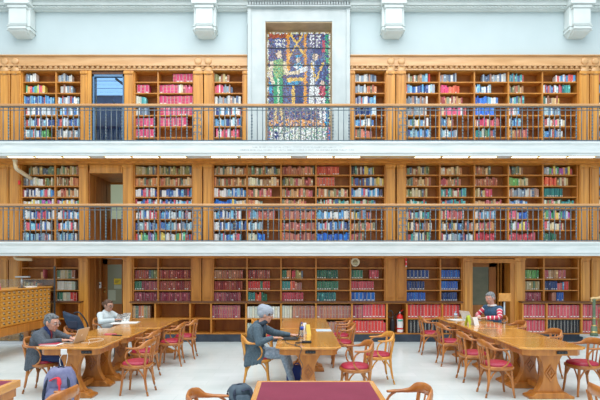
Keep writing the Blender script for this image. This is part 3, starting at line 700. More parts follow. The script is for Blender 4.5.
def cname(c):
    r, g, b = c; mx_, mn = max(c), min(c)
    if mx_ < .045: return 'black'
    if mx_-mn < .09: return 'white' if mx_ > .55 else ('grey' if mx_ > .12 else 'dark grey')
    if r == mx_:
        if g > .72*r: return 'cream' if b > .4*r and r > .4 else 'yellow-brown'
        if g > .4*r: return 'tan' if r > .45 else 'brown'
        if b > .2*r and r > .5: return 'pink-red'
        return 'bright red' if r > .44 else 'dark red'
    if g >= b: return 'teal' if b > .7*g else 'green'
    return 'bright blue' if b > .34 else 'navy blue'
LV = {'U': 'the upper gallery', 'M': 'the lower gallery', 'G': 'the ground floor bookcases', 'B': 'the low floor shelves'}
bayno = {}
for L in 'UMGB':
    n = 0
    for k_ in sorted({(k[0], k[1]) for k in CELLS if k[0][0] == L}): n += 1; bayno[k_] = n
rb = random.Random(11)
specs = []
for (key, ci, r), runs in B_.items():
    x0, x1, z0, z1, d = CELLS[(key, ci, r)]; W = x1-x0; Hh = z1-z0; idx = 0; x = x0; lastend = x0
    for run in runs:
        pal = PAL[run[0]]; a = x0+float(run[1])*W+.002; e = x0+float(run[2])*W; wm = float(run[3])/1000 if len(run) > 3 else None; hf = float(run[4]) if len(run) > 4 else None
        x = max(a, lastend); uni = wm is not None
        while x < e-.02:
            w_ = wm*rb.uniform(.93, 1.05) if uni else rb.choice([.03, .038, .045, .052, .06, .07])*rb.uniform(.9, 1.1)
            w_ = min(w_, x1-x-.002)
            if w_ < .018: break
            h = Hh*((hf or .84)+rb.uniform(-.012, .012)) if uni else Hh*rb.uniform(.62, .9)
            c_ = rb.choice(pal); v_ = rb.uniform(.9, 1.1) if uni else rb.uniform(.8, 1.25); c_ = tuple(min(.85, q*v_*(1.0 if uni else 1.2)) for q in c_)
            uband = run[0] != 'black'; ub = .12 if run[0] in ('dred', 'brred', 'maroon', 'brpink') else .45
            dep = min(.24, rb.uniform(.15, .2)) if not uni else .2
            y = d+.035+rb.uniform(0, .02 if uni else .035)
            idx += 1
            band = rb.random() < (.9 if uni and run[0] in ('red', 'rose', 'navy', 'royal', 'green', 'teal') else (ub if uband else 0))
            specs.append(dict(x=x, w=w_-.0025, h=h, z=z0, y=y, dep=dep, c=c_, idx=idx, r=r, key=key, ci=ci, band=band, uni=uni, s=480/d, gap=w_))
            x += w_+(.004 if uni else 0)
        lastend = x
# leaning last books of some rows are left upright; a few rows lean
def book_shape(b, x0, y0, z0, sp):
    w_, h, dp = sp['w'], sp['h'], sp['dep']; e = min(.011, w_*.2)
    b.m(BOOKM); b.cc = sp['c']
    # rounded spine + boards
    prof = [(x0, y0+e), (x0+w_*.25, y0+.0015), (x0+w_*.5, y0), (x0+w_*.75, y0+.0015), (x0+w_, y0+e), (x0+w_, y0+dp), (x0+w_-.003, y0+dp), (x0+w_-.003, y0+e+.004), (x0+.003, y0+e+.004), (x0+.003, y0+dp), (x0, y0+dp)]
    b.prism(prof, z0, z0+h, 'z')
def page_shape(b, x0, y0, z0, sp):
    b.m(PAPER if not False else PAPER); b.cc = (.7, .66, .55)
    b.box(x0+.003, x0+sp['w']-.003, y0+.008, y0+sp['dep']-.004, z0+.003, z0+sp['h']-.004)
LBL = mat('spine_label_paper', (.74, .72, .66), .7); GILT = mat('gilt_band', (.62, .42, .14), .45)
def label_shape(b, x0, y0, z0, sp, mt):
    w_ = sp['w']; h = sp['h']
    b.m(mt); b.cc = (.75, .73, .66)
    zc = z0+h*.12
    b.box(x0+w_*.2, x0+w_*.8, y0-.0012, y0+.002, zc-.012, zc+.014)
def gilt_shape(b, x0, y0, z0, sp):
    b.m(GILT); b.cc = (.6, .4, .15); w_ = sp['w']; h = sp['h']
    for q in (.30, .72, .80): b.box(x0+w_*.15, x0+w_*.85, y0-.0008, y0+.003, z0+h*q, z0+h*q+.006)
order = sorted(range(len(specs)), key=lambda i: -(specs[i]['w']*specs[i]['h']*specs[i]['s']**2))
order = [i for i in order if 30 < 298+(specs[i]['x'])*specs[i]['s'] < 600 or specs[i]['key'][0] in 'UM'][:300]
top = set(order)
stf = MB(); seen = set()
for i, sp in enumerate(specs):
    if i in top:
        nth = ORD[sp['idx']]; lab = '%s book, %s from left, shelf %s down, %s bay of %s' % (cname(sp['c']), nth, ['one', 'two', 'three', 'four', 'five', 'six', 'seven'][sp['r']], ORD[bayno[(sp['key'], sp['ci'])]], LV[sp['key'][0]])
        assert lab not in seen, lab
        seen.add(lab)
        b = MB(); book_shape(b, -sp['w']/2, 0, 0, sp)
        if not sp['band'] and max(sp['c']) > .04: gilt_shape(b, -sp['w']/2, 0, 0, sp)
        o = b.build('book')
        o.location = (sp['x']+sp['w']/2, sp['y'], sp['z']+.0005)
        tag(o, lab, 'book', 'large bound volumes on '+LV[sp['key'][0]])
        b = MB(); page_shape(b, -sp['w']/2, 0, 0, sp); b.build('page_block', o, fix=False)
        if sp['band']: b = MB(); label_shape(b, -sp['w']/2, 0, 0, sp, LBL); b.build('spine_label', o, fix=False)
    else:
        x, y, z = sp['x'], sp['y'], sp['z']; n0 = len(stf.v)
        book_shape(stf, x, y, z, sp); page_shape(stf, x, y, z, sp)
        if sp['band']: label_shape(stf, x, y, z, sp, LBL if sp['uni'] or sp['idx'] % 2 else GILT)
        elif sp['idx'] % 3 == 0:
            stf.m(BOOKM); stf.cc = tuple(min(.8, q*1.6+.12) for q in sp['c']); stf.box(x+sp['w']*.1, x+sp['w']*.9, y-.001, y+.003, z+sp['h']*.55, z+sp['h']*.8)
o = stf.build('smaller_books', fix=True); tag(o, 'mixed smaller books filling the remaining shelf space on all three levels', 'books', kind='stuff')

# few odd things on the shelves
o = MB().m(WPLAS); o.box(X(550.5), X(558), DW-.10, DW-.07, 5.0, 5.24); o.m(mat('blue_print', (.35, .45, .62), .6)).box(X(551.5), X(557), DW-.102, DW-.10, 5.04, 5.07)
tag(o.build('leaflet_holder', bevel=.004), 'white upright notice box on the upper gallery floor by the fifth right bay', 'notice')
o = MB().m(REDM); o.box(X(20), X(22), DW-.09, DW-.06, Z(185), Z(181)); tag(o.build('fire_call_point'), 'small red fire call box on the lower gallery pilaster at left', 'call box')
g = thing('wall_clock', 'round cream clock on the empty top shelf at ground centre', 'clock', (X(355.2), DW-.03, Z(262)))
o = MB().m(mat('clock_cream', (.74, .70, .52), .4)); o.lathe([(.115, 0), (.118, .02), (.105, .035), (.09, .035), (.088, .026), (.001, .026)], (0, .03, 0), 28, 'y'); o.build('case', g)
o = MB().m(mat('clock_olive', (.42, .40, .24), .5)); o.lathe([(.062, 0), (.062, .006), (.001, .007)], (0, .005, 0), 24, 'y'); o.build('inner_disc', g)
g = thing('shelf_sign', 'small red and white sign on the pilaster right of the clock', 'sign', (X(405.5), DW-.07, Z(262.5)))
o = MB().m(REDM); o.box(-.022, .022, -.01, .02, -.09, .115); o.build('board', g)
o = MB().m(WPLAS); o.box(-.017, .017, -.013, -.01, -.115, -.08); o.box(-.012, .012, -.013, -.01, .0, .03); o.build('white_stripe', g)
# pipes
def pipe(label, pts, r):
    g = thing('air_pipe', label, 'pipe', pts[0])
    P = [Vector(p)-Vector(pts[0]) for p in pts]; Q = [P[0]]
    for i in range(1, len(P)-1):
        a = P[i]+(P[i-1]-P[i]).normalized()*.1; b = P[i]+(P[i+1]-P[i]).normalized()*.1
        for k in range(5): u = k/4; Q.append(a*(1-u)**2+P[i]*2*u*(1-u)+b*u*u)
    Q.append(P[-1])
    m = MB().m(mat('cream_pipe', (.66, .58, .40), .35)); m.tube(Q, r, 12); m.build('tube', g)
    m = MB().m(MATS['cream_pipe']); m.tube([Q[0], Q[0]+(Q[1]-Q[0]).normalized()*.04], r*1.25, 12); m.build('collar', g)
pipe('bent cream pipe below the upper gallery at far left', [(X(15, 39.6), DW-.5, 4.64), (X(15, 39.6), DW-.5, 4.42), (X(28, 38.4), DW-.12, 4.28), (X(30, 38), DW+.06, 4.26)], .05)
pipe('bent cream pipe below the lower gallery at far left', [(X(14.5, 39.6), DW-.5, 2.2), (X(14.5, 39.6), DW-.5, 2.13), (X(32, 39.6), DW-.5, 2.12)], .045)
# extinguishers in the niche
zb = BL[-1]+.012
g = thing('fire_extinguisher', 'red fire extinguisher with white label in the shelf niche', 'fire extinguisher', (X(401, SB), DB+.14, zb))
o = MB().m(REDM); o.lathe([(.001, 0), (.082, 0), (.085, .02), (.085, .40), (.07, .45), (.03, .475), (.03, .49), (.001, .49)], (0, 0, 0), 24); o.build('cylinder', g)
o = MB().m(WPLAS); 
for z0_, z1_ in ((.015, .09), (.13, .36)):
    rs = [[(.0865*cos(-pi/2+a), .0865*sin(-pi/2+a), z) for a in [(-1+2*k/10)*1.1 for k in range(11)]] for z in (z0_, z1_)]
    o.add(rs[0]+rs[1], [(k, k+1, 12+k, 11+k) for k in range(10)], True)
o.m(mat('label_green', (.1, .45, .35), .5)); rs = [[(.0875*cos(-pi/2+a), .0875*sin(-pi/2+a), z) for a in [(-1+2*k/10)*.8 for k in range(11)]] for z in (.30, .345)]
o.add(rs[0]+rs[1], [(k, k+1, 12+k, 11+k) for k in range(10)], True); o.build('label', g, fix=False)
o = MB().m(STEEL); o.lathe([(.02, .48), (.022, .53), (.001, .54)], n=12); o.build('valve', g)
o = MB().m(BLACK); o.tube([(.0, 0, .53), (.06, 0, .56), (.11, 0, .53)], .011, 8); o.tube([(0, 0, .52), (.05, 0, .51), (.09, 0, .47)], .009, 8); o.m(REDM).tube([(.02, 0, .55), (.09, 0, .60)], .012, 6); o.build('handle', g)
o = MB().m(BLACK); o.tube([(-.02, 0, .52), (-.09, -.02, .48), (-.1, -.03, .35), (-.092, -.03, .2)], .012, 8); o.build('hose', g)
g = thing('fire_extinguisher', 'black slim fire extinguisher with looped hose horn in the shelf niche', 'fire extinguisher', (X(393.5, SB), DB+.16, zb))
o = MB().m(BLACK); o.lathe([(.001, 0), (.062, 0), (.064, .02), (.064, .30), (.05, .35), (.02, .37), (.001, .37)], n=20); o.build('cylinder', g)
o = MB().m(STEEL); o.lathe([(.018, .37), (.018, .41), (.001, .415)], n=10); o.build('valve', g)
o = MB().m(DGREY); o.tube([(-.06+.075*cos(a), -.02, .48+.09*sin(a)) for a in [k/12*1.75*pi-.6 for k in range(13)]], .013, 8); o.tube([(-.0, -.02, .43), (.01, -.01, .39)], .02, 8); o.build('hose', g)
o = MB().m(BLACK); o.tube([(0, 0, .40), (.05, 0, .44), (.10, 0, .47)], .01, 8); o.build('handle', g)

# ------------------------------------------------------------------ card catalogue
xc = -6.08; y0, y1 = 9.62, 11.80; zt, zb_ = 1.42, .66
g = thing('card_catalogue', 'oak card catalogue cabinet with rows of small drawers at far left', 'cabinet', (xc-.3, (y0+y1)/2, 0))
CATW = noisy('catalogue_oak', (.58, .24, .03), (.74, .35, .06), (8, 3, 8), .35, coat=.25)
def wb_(name, bx, m=WOODP, bev=.006, par=None):
    o = MB().m(m)
    for q in bx: o.box(*q)
    return o.build(name, par or g, world=(par is None), bevel=bev)
wb_('carcass', [(xc-.58, xc-.012, y0, y1, zb_, zt)], CATW)
wb_('top', [(xc-.62, xc+.03, y0-.03, y1+.03, zt, zt+.03)], CATW)
wb_('base_rail', [(xc-.62, xc+.05, y0-.04, y1+.04, .49, zb_)], WOODTP)
for yy in (y0+.06, y1-.06):
    for xx in (xc-.04, xc-.54):
        l = wb_('leg', [(xx-.06, xx+.06, yy-.06, yy+.06, .06, .49)], WOODTP); f = MB().m(BLACK); f.box(xx-.064-g.location.x, xx+.064-g.location.x, yy-.064-g.location.y, yy+.064-g.location.y, 0, .06); f.build('foot_cap', l)
nc = 12; cw = (y1-y0-.04)/nc; rh = (zt-zb_-.03)/7
fd = MB().m(CATW); fd.box(-.012, .008, -cw/2+.007, cw/2-.007, -rh/2+.006, rh/2-.006); fdm = fd.mesh('drawer')
kb = MB().m(mat('knob_dark', (.10, .10, .08), .35, .5)); kb.lathe([(.001, 0), (.006, 0), (.006, .012), (.014, .02), (.012, .03), (.001, .032)], (0.008, 0, .008), 8, 'x'); kb.m(mat('label_plate', (.55, .56, .48), .5)).box(.008, .011, -.022, .022, .024, .042); kbm = kb.mesh('knob')
for c in range(nc):
    for r in range(7):
        o = bpy.data.objects.new('drawer', fdm); C.objects.link(o); o.parent = g
        o.location = (xc-g.location.x-.004, y0+.02+cw*(c+.5)-g.location.y, zb_+.015+rh*(r+.5))
        k = bpy.data.objects.new('knob', kbm); C.objects.link(k); k.parent = o
# things on the catalogue
g = thing('reading_lamp', 'grey post lamp with flat head on top of the card catalogue', 'lamp', (-6.30, 10.95, zt+.03))
wb_('base', [(-.06, .06, -.06, .06, 0, .015)], DGREY, .004, g); o = MB().m(mat('grey_metal', (.35, .4, .42), .4, .4)); o.tube([(0, 0, .01), (0, 0, .23)], .022, 10); o.build('post', g)
wb_('head', [(-.13, .17, -.05, .05, .23, .262)], MATS['grey_metal'], .006, g)
o = MB().m(PAPER); o.box(-6.27, -6.10, 11.0, 11.22, zt+.0305, zt+.06); tag(o.build('paper_stack', bevel=.004), 'small stack of white slips on the card catalogue beside the lamp', 'paper')
g = thing('red_box', 'small pink-red box on the near end of the card catalogue', 'box', (-6.18, 9.85, zt+.03))
wb_('body', [(-.06, .05, -.06, .06, 0, .07)], mat('pinkish_red', (.6, .12, .14), .5), .004, g); wb_('lid', [(-.02, .045, -.05, .05, .07, .13)], mat('pale_pink', (.7, .35, .35), .5), .004, g)
g = thing('glass_screen', 'low clear glass screen standing behind the card catalogue', 'glass screen', (-6.9, 12.0, 0))
CG = mat('clear_glass', (.85, .93, .9), .02, trans=1.0); o = MB().m(CG); o.box(-1.9, .8, -.005, .005, .06, 1.62); o.build('pane', g)
wb_('shoe', [(-1.9, .8, -.03, .03, 0, .07)], STEEL, 0, g); wb_('edge_post', [(.8, .83, -.02, .02, 0, 1.95)], DGREY, 0, g)

# ------------------------------------------------------------------ stair newel at far right, sign stand
g = thing('stair_newel', 'green and brass stair post with curled golden handrail at right edge', 'newel post', (7.03, 11.4, 0))
GR = noisy('patinated_green', (.09, .15, .09), (.16, .22, .13), (8, 8, 8), .4)
wb_('stone_base', [(-.12, .9, -.25, .25, 0, .24), (-.17, .95, -.3, .3, .24, .29)], MARB, .01, g)
o = MB().m(GR); o.lathe([(.001, .29), (.085, .29), (.085, .34), (.07, .36), (.07, .50), (.045, .53), (.036, .56), (.034, 1.13), (.045, 1.14), (.045, 1.16), (.001, 1.16)], n=20); o.build('post', g)
o = MB().m(BRASS); o.lathe([(.074, .36), (.076, .38), (.074, .40)], n=20); o.lathe([(.05, .52), (.055, .535), (.05, .55)], n=20); o.lathe([(.037, .7), (.042, .71), (.037, .72)], n=16); o.build('collar', g)
o = MB().m(noisy('golden_oak', (.62, .42, .18), (.72, .52, .25), (8, 8, 8), .3, coat=.3))
o.tube([(-.04, 0, 1.10), (-.075, 0, 1.13), (-.07, 0, 1.17), (-.02, 0, 1.185), (.06, 0, 1.18), (.14, 0, 1.20), (.24, 0, 1.28), (.5, 0, 1.42), (.9, 0, 1.62)], [.015, .025, .03, .032, .032, .032, .032, .032, .032], 10); o.build('handrail', g)
for xx in (.17, .40, .63):
    o = MB().m(GR); zz = 1.18+(xx-.1)*.52; o.tube([(xx, 0, .29), (xx, 0, zz)], .018, 8); o.build('baluster', g)
    o = MB().m(GR); o.tube([(xx-.06, 0, .5), (xx-.02, 0, .45), (xx+.0, 0, .6), (xx-.05, 0, .75), (xx, 0, .9), (xx-.03, 0, 1.02), (xx-.08, 0, .98)], .008, 6); o.build('scroll', g)
g = thing('sign_stand', 'oak board on a grey post standing behind the man in stripes', 'sign stand', (X(504.3, 43), 480/43, 0))
o = MB().m(mat('grey_metal', (0, 0, 0))); o.lathe([(.001, 0), (.16, 0), (.16, .012), (.03, .03), (.001, .03)], n=24); o.build('base', g)
o = MB().m(MATS['grey_metal']); o.tube([(0, 0, .02), (0, 0, 1.14)], .022, 10); o.build('post', g)
o = MB().m(CATW); o.box(-.14, .14, -.035, -.01, 1.125, 1.315); o.build('board', g, bevel=.006)
o = MB().m(WOODT); o.box(-.125, .125, -.04, -.035, 1.14, 1.30); o.build('panel', g)
# ------------------------------------------------------------------ reading tables
def lozenge(b, cx, cz, hw, hh, t_, y0, y1):
    o_ = [(cx, cz-hh), (cx+hw, cz), (cx, cz+hh), (cx-hw, cz)]; q = 1-t_
    i_ = [(cx, cz-hh*q), (cx+hw*q, cz), (cx, cz+hh*q), (cx-hw*q, cz)]
    for k in range(4):
        j = (k+1) % 4; b.prism([o_[k], o_[j], i_[j], i_[k]], y0, y1, 'y')
def table(xc, ya, yb, label, ped=(.20, .14), W=.96, socket=True):
    yc = (ya+yb)/2; L = (yb-ya)/2; hw = W/2; g = thing('reading_table', label, 'table', (xc, yc, 0), 0, 'oak reading tables in three long rows')
    ch = .085; out = [(-hw, -L+ch), (-hw+ch, -L), (hw-ch, -L), (hw, -L+ch), (hw, L-ch), (hw-ch, L), (-hw+ch, L), (-hw, L-ch)]
    b = MB().m(WOODT); b.prism(out, .726, .76, 'z'); b.build('tabletop', g, bevel=.011)
    b = MB().m(WOODTP); q = .88; b.prism([(x*q, y*(1-.055/L)) for x, y in out], .635, .726, 'z'); b.build('apron', g, bevel=.004)
    for yy in (-L+ped[0], L-ped[1]):
        hwf = lambda z: .095+.10*abs((z-.37)/.27)**2.2
        zs = [.09+(.635-.09)*k/14 for k in range(15)]
        prof = [(hwf(z), z) for z in zs]+[(-hwf(z), z) for z in reversed(zs)]
        p = MB().m(WOODTP); p.prism(prof, yy-.06, yy+.06, 'y'); po = p.build('pedestal', g, bevel=.006)
        for sg in (-1, 1):
            ys = (yy+sg*.06, yy+sg*.078)
            p = MB().m(WOODC); lozenge(p, 0, .37, .085, .125, .22, *ys); p.build('outer_lozenge', po)
            p = MB().m(WOODC); lozenge(p, 0, .37, .042, .062, .35, *ys); p.build('inner_lozenge', po)
        p = MB().m(WOODTP); p.prism([(-.33, 0), (.33, 0), (.33, .035), (.26, .055), (.22, .09), (-.22, .09), (-.26, .055), (-.33, .035)], yy-.11, yy+.11, 'y'); p.build('foot', g, bevel=.008)
    p = MB().m(WOODTP); p.box(-.05, .05, -L+ped[0]+.08, L-ped[1]-.08, .07, .15); p.build('stretcher', g, bevel=.006)
    if socket:
        p = MB().m(BLACK); p.box(socket-.075, socket+.075, -L+.035, -L+.056, .662, .703); so = p.build('power_socket', g, bevel=.003)
        p = MB().m(DGREY)
        for k in range(3): p.lathe([(.013, .0), (.013, .004), (.001, .004)], (socket-.045+k*.045, -L+.036, .682), 10, 'y')
        p.build('socket_face', so)
    return g
table(-3.33, 6.90, 7.93, 'oak pedestal table, nearest of the left row, with the man in a blazer', socket=.27)
table(-3.30, 7.97, 9.10, 'oak pedestal table, second of the left row, behind the open laptop', socket=None)
table(-3.12, 9.14, 10.95, 'long oak pedestal table at the far end of the left row with newspaper', socket=None)
table(.15, 6.90, 9.03, 'long oak pedestal table, nearer of the centre pair, with black laptop', socket=.03)
table(.14, 9.05, 10.95, 'long oak pedestal table, farther of the centre pair, bare top', socket=None)
table(3.68, 6.86, 7.82, 'oak pedestal table, nearest of the right row, bare with black socket', socket=.12)
table(3.68, 7.84, 9.04, 'oak pedestal table, second of the right row, bare top', socket=None)
table(3.72, 9.06, 10.13, 'oak pedestal table, third of the right row, beside the tent cards', socket=None)
table(3.68, 10.15, 11.28, 'oak pedestal table, farthest of the right row, with papers and bottle', socket=None)

# maroon topped desks at the bottom
def desk(x0, x1, y0, y1, label):
    g = thing('maroon_desk', label, 'desk', ((x0+x1)/2, (y0+y1)/2, 0), 0, 'maroon topped desks'); W = (x1-x0)/2; L = (y1-y0)/2
    b = MB().m(WOODT); b.box(-W, W, -L, -L+.05, .69, .762); b.box(-W, W, L-.05, L, .69, .762); b.box(-W, -W+.05, -L+.05, L-.05, .69, .762); b.box(W-.05, W, -L+.05, L-.05, .69, .762); b.build('border', g, bevel=.004)
    b = MB().m(BAIZE); b.box(-W+.05, W-.05, -L+.05, L-.05, .70, .76); b.build('writing_surface', g)
    b = MB().m(WOODTP); b.box(-W+.03, W-.03, -L+.03, L-.03, .60, .69); b.build('apron', g)
    for sx in (-1, 1):
        for sy in (-1, 1):
            l = MB().m(WOODTP); cx, cy = sx*(W-.08), sy*(L-.08); l.box(cx-.035, cx+.035, cy-.035, cy+.035, 0, .60); l.build('leg', g, bevel=.005)
desk(-.41, .76, 3.35, 4.85, 'maroon topped desk with oak border at bottom centre')
desk(-4.1, -2.83, 3.55, 4.90, 'maroon topped desk corner with oak border at bottom left')

# ------------------------------------------------------------------ bentwood armchairs
def arc(p0, p1, p2, n=9):
    a, b, c = Vector(p0), Vector(p1), Vector(p2); return [a*(1-u)**2+b*2*u*(1-u)+c*u*u for u in [k/(n-1) for k in range(n)]]
def catmull(P, n=5):
    P = [Vector(p) for p in P]; Q = [P[0]]+P+[P[-1]]; out = []
    for i in range(1, len(Q)-2):
        for k in range(n):
            u = k/n; a, b, c, d = Q[i-1], Q[i], Q[i+1], Q[i+2]
            out.append(.5*((2*b)+(c-a)*u+(2*a-5*b+4*c-d)*u*u+(3*b-a-3*c+d)*u**3))
    out.append(P[-1]); return out
def make_chair(m, name='bentwood_armchair'):
    g = thing(name, 'x', 'chair', (0, 0, 0))
    def ring(rx, ry, z, n=28):
        out = []
        for k in range(n):
            a = 2*pi*k/n; c, s = cos(a), sin(a); e = .8
            x = rx*math.copysign(abs(c)**e, c); y = ry*math.copysign(abs(s)**e, s)*(1.0+.10*(c > 0)*c)
            out.append((x+.005, y, z))
        return out
    b = MB().m(m); b.rings([ring(.205, .20, .40), ring(.226, .222, .412), ring(.228, .224, .444), ring(.214, .21, .456)]); b.build('seat_frame', g)
    b = MB().m(LEATH); b.rings([ring(.200, .196, .45), ring(.206, .202, .468), ring(.188, .182, .492), ring(.13, .125, .508), ring(.03, .03, .513)]); b.build('seat_cushion', g)
    LR = [.022, .021, .020, .019, .019, .018, .017, .016, .015]
    for sy in (-1, 1):
        b = MB().m(m); b.tube(arc((.155, sy*.155, .43), (.165, sy*.160, .22), (.195, sy*.18, 0)), LR, 8); b.build('leg', g)
        b = MB().m(m); b.tube(arc((-.165, sy*.150, .43), (-.165, sy*.160, .20), (-.225, sy*.18, 0)), LR, 8); b.build('leg', g)
        b = MB().m(m); b.tube(arc((-.165, sy*.150, .43), (-.185, sy*.168, .58), (-.215, sy*.185, .75)), .019, 8); b.build('back_post', g)
        b = MB().m(m); b.tube(catmull([(-.02, sy*.205, .435), (.06, sy*.232, .50), (.085, sy*.25, .59), (.055, sy*.258, .67), (-.01, sy*.262, .715)]), .0125, 7); b.build('arm_support', g)
        b = MB().m(m); b.tube(arc((.175, sy*.165, .22), (.0, sy*.165, .62), (-.182, sy*.165, .22), 13), .012, 6); b.build('brace', g)
    for sx, yy in ((.178, .168), (-.18, .165)):
        b = MB().m(m); b.tube(arc((sx, -yy, .22), (sx*.9, 0, .62), (sx, yy, .22), 13), .012, 6); b.build('brace', g)
    for yy in (-.085, 0, .085):
        b = MB().m(m); b.tube([(-.20, yy*.9, .45), (-.218, yy, .60), (-.248, yy*1.05, .76)], [(.016, .007)]*3, 8); b.build('spindle', g)
    P = [(.075, -.250, .722), (.01, -.266, .720), (-.07, -.268, .722), (-.145, -.245, .735), (-.20, -.185, .772), (-.238, -.10, .785), (-.248, 0, .788), (-.238, .10, .785), (-.20, .185, .772), (-.145, .245, .735), (-.07, .268, .722), (.01, .266, .720), (.075, .250, .722)]
    rr = [(.020, .011), (.027, .015), (.026, .016), (.023, .026), (.018, .050), (.015, .054), (.014, .054), (.015, .054), (.018, .050), (.023, .026), (.026, .016), (.027, .015), (.020, .011)]
    pts = catmull(P, 4); r2 = []
    for i in range(len(pts)):
        f_ = i/(len(pts)-1)*(len(rr)-1); k = min(int(f_), len(rr)-2); u = f_-k
        r2.append((rr[k][0]*(1-u)+rr[k+1][0]*u, rr[k][1]*(1-u)+rr[k+1][1]*u))
    b = MB().m(m); b.tube(pts, r2, 10); b.build('arm_rail', g)
    return g
protos = {'r': make_chair(WOODC), 'y': make_chair(WOODY)}; used = set()
def chair(kind, x, y, rz, label, group):
    label = label
    if kind not in used:
        used.add(kind); c = protos[kind]; c.location = (x, y, 0); c.rotation_euler = (0, 0, rz); c['label'] = label; c['group'] = group; return c
    return dup(protos[kind], (x, y, 0), rz, label, group)
GRP = 'bentwood armchairs around the reading tables'
chair('r', -3.93, 7.42, 0, 'bentwood armchair under the man in the grey blazer', GRP)
chair('r', -4.02, 8.85, .1, 'bentwood armchair holding the navy bag behind the man in the blazer', GRP)
chair('r', -4.08, 10.27, -.3, 'bentwood armchair under the woman reading a newspaper', GRP)
chair('r', -2.44, 7.30, pi-.05, 'empty red seated armchair nearest the camera, right side of left row', GRP)
chair('r', -2.66, 8.32, pi, 'empty armchair second from the camera, right side of left row', GRP)
chair('r', -2.48, 9.42, pi+.05, 'empty armchair third from the camera, right side of left row', GRP)
chair('r', -2.38, 10.15, pi+.05, 'empty armchair at far end, right side of left row', GRP)
chair('y', -.66, 7.75, .05, 'honey coloured armchair under the man in the grey beanie', GRP)
chair('y', -.72, 10.1, 0, 'empty armchair behind the man in the grey beanie', GRP)
chair('r', .84, 7.02, pi+.12, 'empty red seated armchair nearest the camera, right of centre table', GRP)
chair('y', 1.33, 7.98, pi+.12, 'empty honey armchair pulled back into the aisle right of centre table', GRP)
chair('r', .86, 9.30, pi, 'empty armchair right of centre table, third from the camera', GRP)
chair('r', .90, 10.25, pi, 'empty armchair right of centre table, farthest from the camera', GRP)
chair('r', 2.97, 7.19, 0, 'empty armchair nearest the camera, left side of right row', GRP)
chair('r', 2.96, 8.12, 0, 'empty armchair second from the camera, left side of right row', GRP)
chair('r', 2.98, 9.42, 0, 'empty armchair third from the camera, left side of right row', GRP)
chair('r', 2.93, 10.62, -.08, 'empty armchair at far end, left side of right row', GRP)
chair('r', 4.30, 7.25, pi+.05, 'empty armchair nearest the camera, right side of right row', GRP)
chair('r', 4.32, 8.42, pi, 'empty armchair second from the camera, right side of right row', GRP)
chair('r', 4.34, 9.75, pi, 'empty armchair third from the camera, right side of right row', GRP)
chair('r', 4.42, 10.85, pi+.4, 'bentwood armchair under the man in striped sleeves', GRP)
GR2 = 'armchairs cut by the bottom edge'
chair('r', -.70, 4.16, .05, 'armchair back cut by the bottom edge, left of the maroon desk', GR2)
chair('r', .94, 4.34, pi+.05, 'armchair back cut by the bottom edge, right of the centre maroon desk', GR2)
chair('r', -2.27, 4.30, pi-.12, 'armchair back cut by the bottom edge in front of the backpack', GR2)
chair('r', 2.95, 4.35, -.05, 'armchair back cut by the bottom right corner of the photo', GR2)

# ------------------------------------------------------------------ people
def remesh(o, vox, smooth=3):
    m = o.modifiers.new('r', 'REMESH'); m.mode = 'VOXEL'; m.voxel_size = vox; m.use_smooth_shade = True
    s_ = o.modifiers.new('s', 'SMOOTH'); s_.iterations = smooth; s_.factor = .5
    mats = list(o.data.materials)
    dg = bpy.context.evaluated_depsgraph_get(); me = bpy.data.meshes.new_from_object(o.evaluated_get(dg)); me.name = o.name
    o.modifiers.clear(); o.data = me; me.materials.clear()
    for q in mats[:1]: me.materials.append(q)
    for p in me.polygons: p.material_index = 0; p.use_smooth = True
    return o
SKINM = {}
def V(*a): return Vector(a)
def hand(b, w_, f, up, side, k=1.0):
    f = f.normalized(); r = f.cross(up).normalized(); up = r.cross(f).normalized()
    M = Matrix((f, r, up)).transposed()
    b.ell(w_+f*.045*k, (.052*k, .040*k, .017*k), 12, M)
    for i, (o_, l_) in enumerate(((-.030, .058), (-.010, .070), (.011, .066), (.030, .050))):
        a = w_+f*.078*k+r*o_*k; m_ = a+f*l_*.55*k+up*.004; e = m_+f*l_*.5*k-up*.020*k
        b.caps(a-f*.02*k, m_, .0095*k, .0088*k, 8); b.caps(m_, e, .0088*k, .0075*k, 8)
    t0 = w_+f*.018*k+r*side*.03*k; t1 = t0+f*.035*k+r*side*.025*k-up*.006; b.caps(t0, t1, .012*k, .010*k, 8); b.caps(t1, t1+f*.03*k-r*side*.004-up*.006, .010*k, .0085*k, 8)
def skirt(xb, xf, zlow, w0, w1):
    out = []
    for k in range(9):          # back hem, then the near and far flaps
        u = -1+k/4; out.append((V(xb+.03, w0*u, .56), V(xb-.02, w1*u, zlow), .08, .035))
    for k in range(1, 5):
        for s_ in (-1, 1): out.append((V(xb+(xf-xb)*k/4, s_*w0, .56), V(xb+(xf-xb)*k/4-.02, s_*w1, zlow+.012*k), .075, .032))
    return out
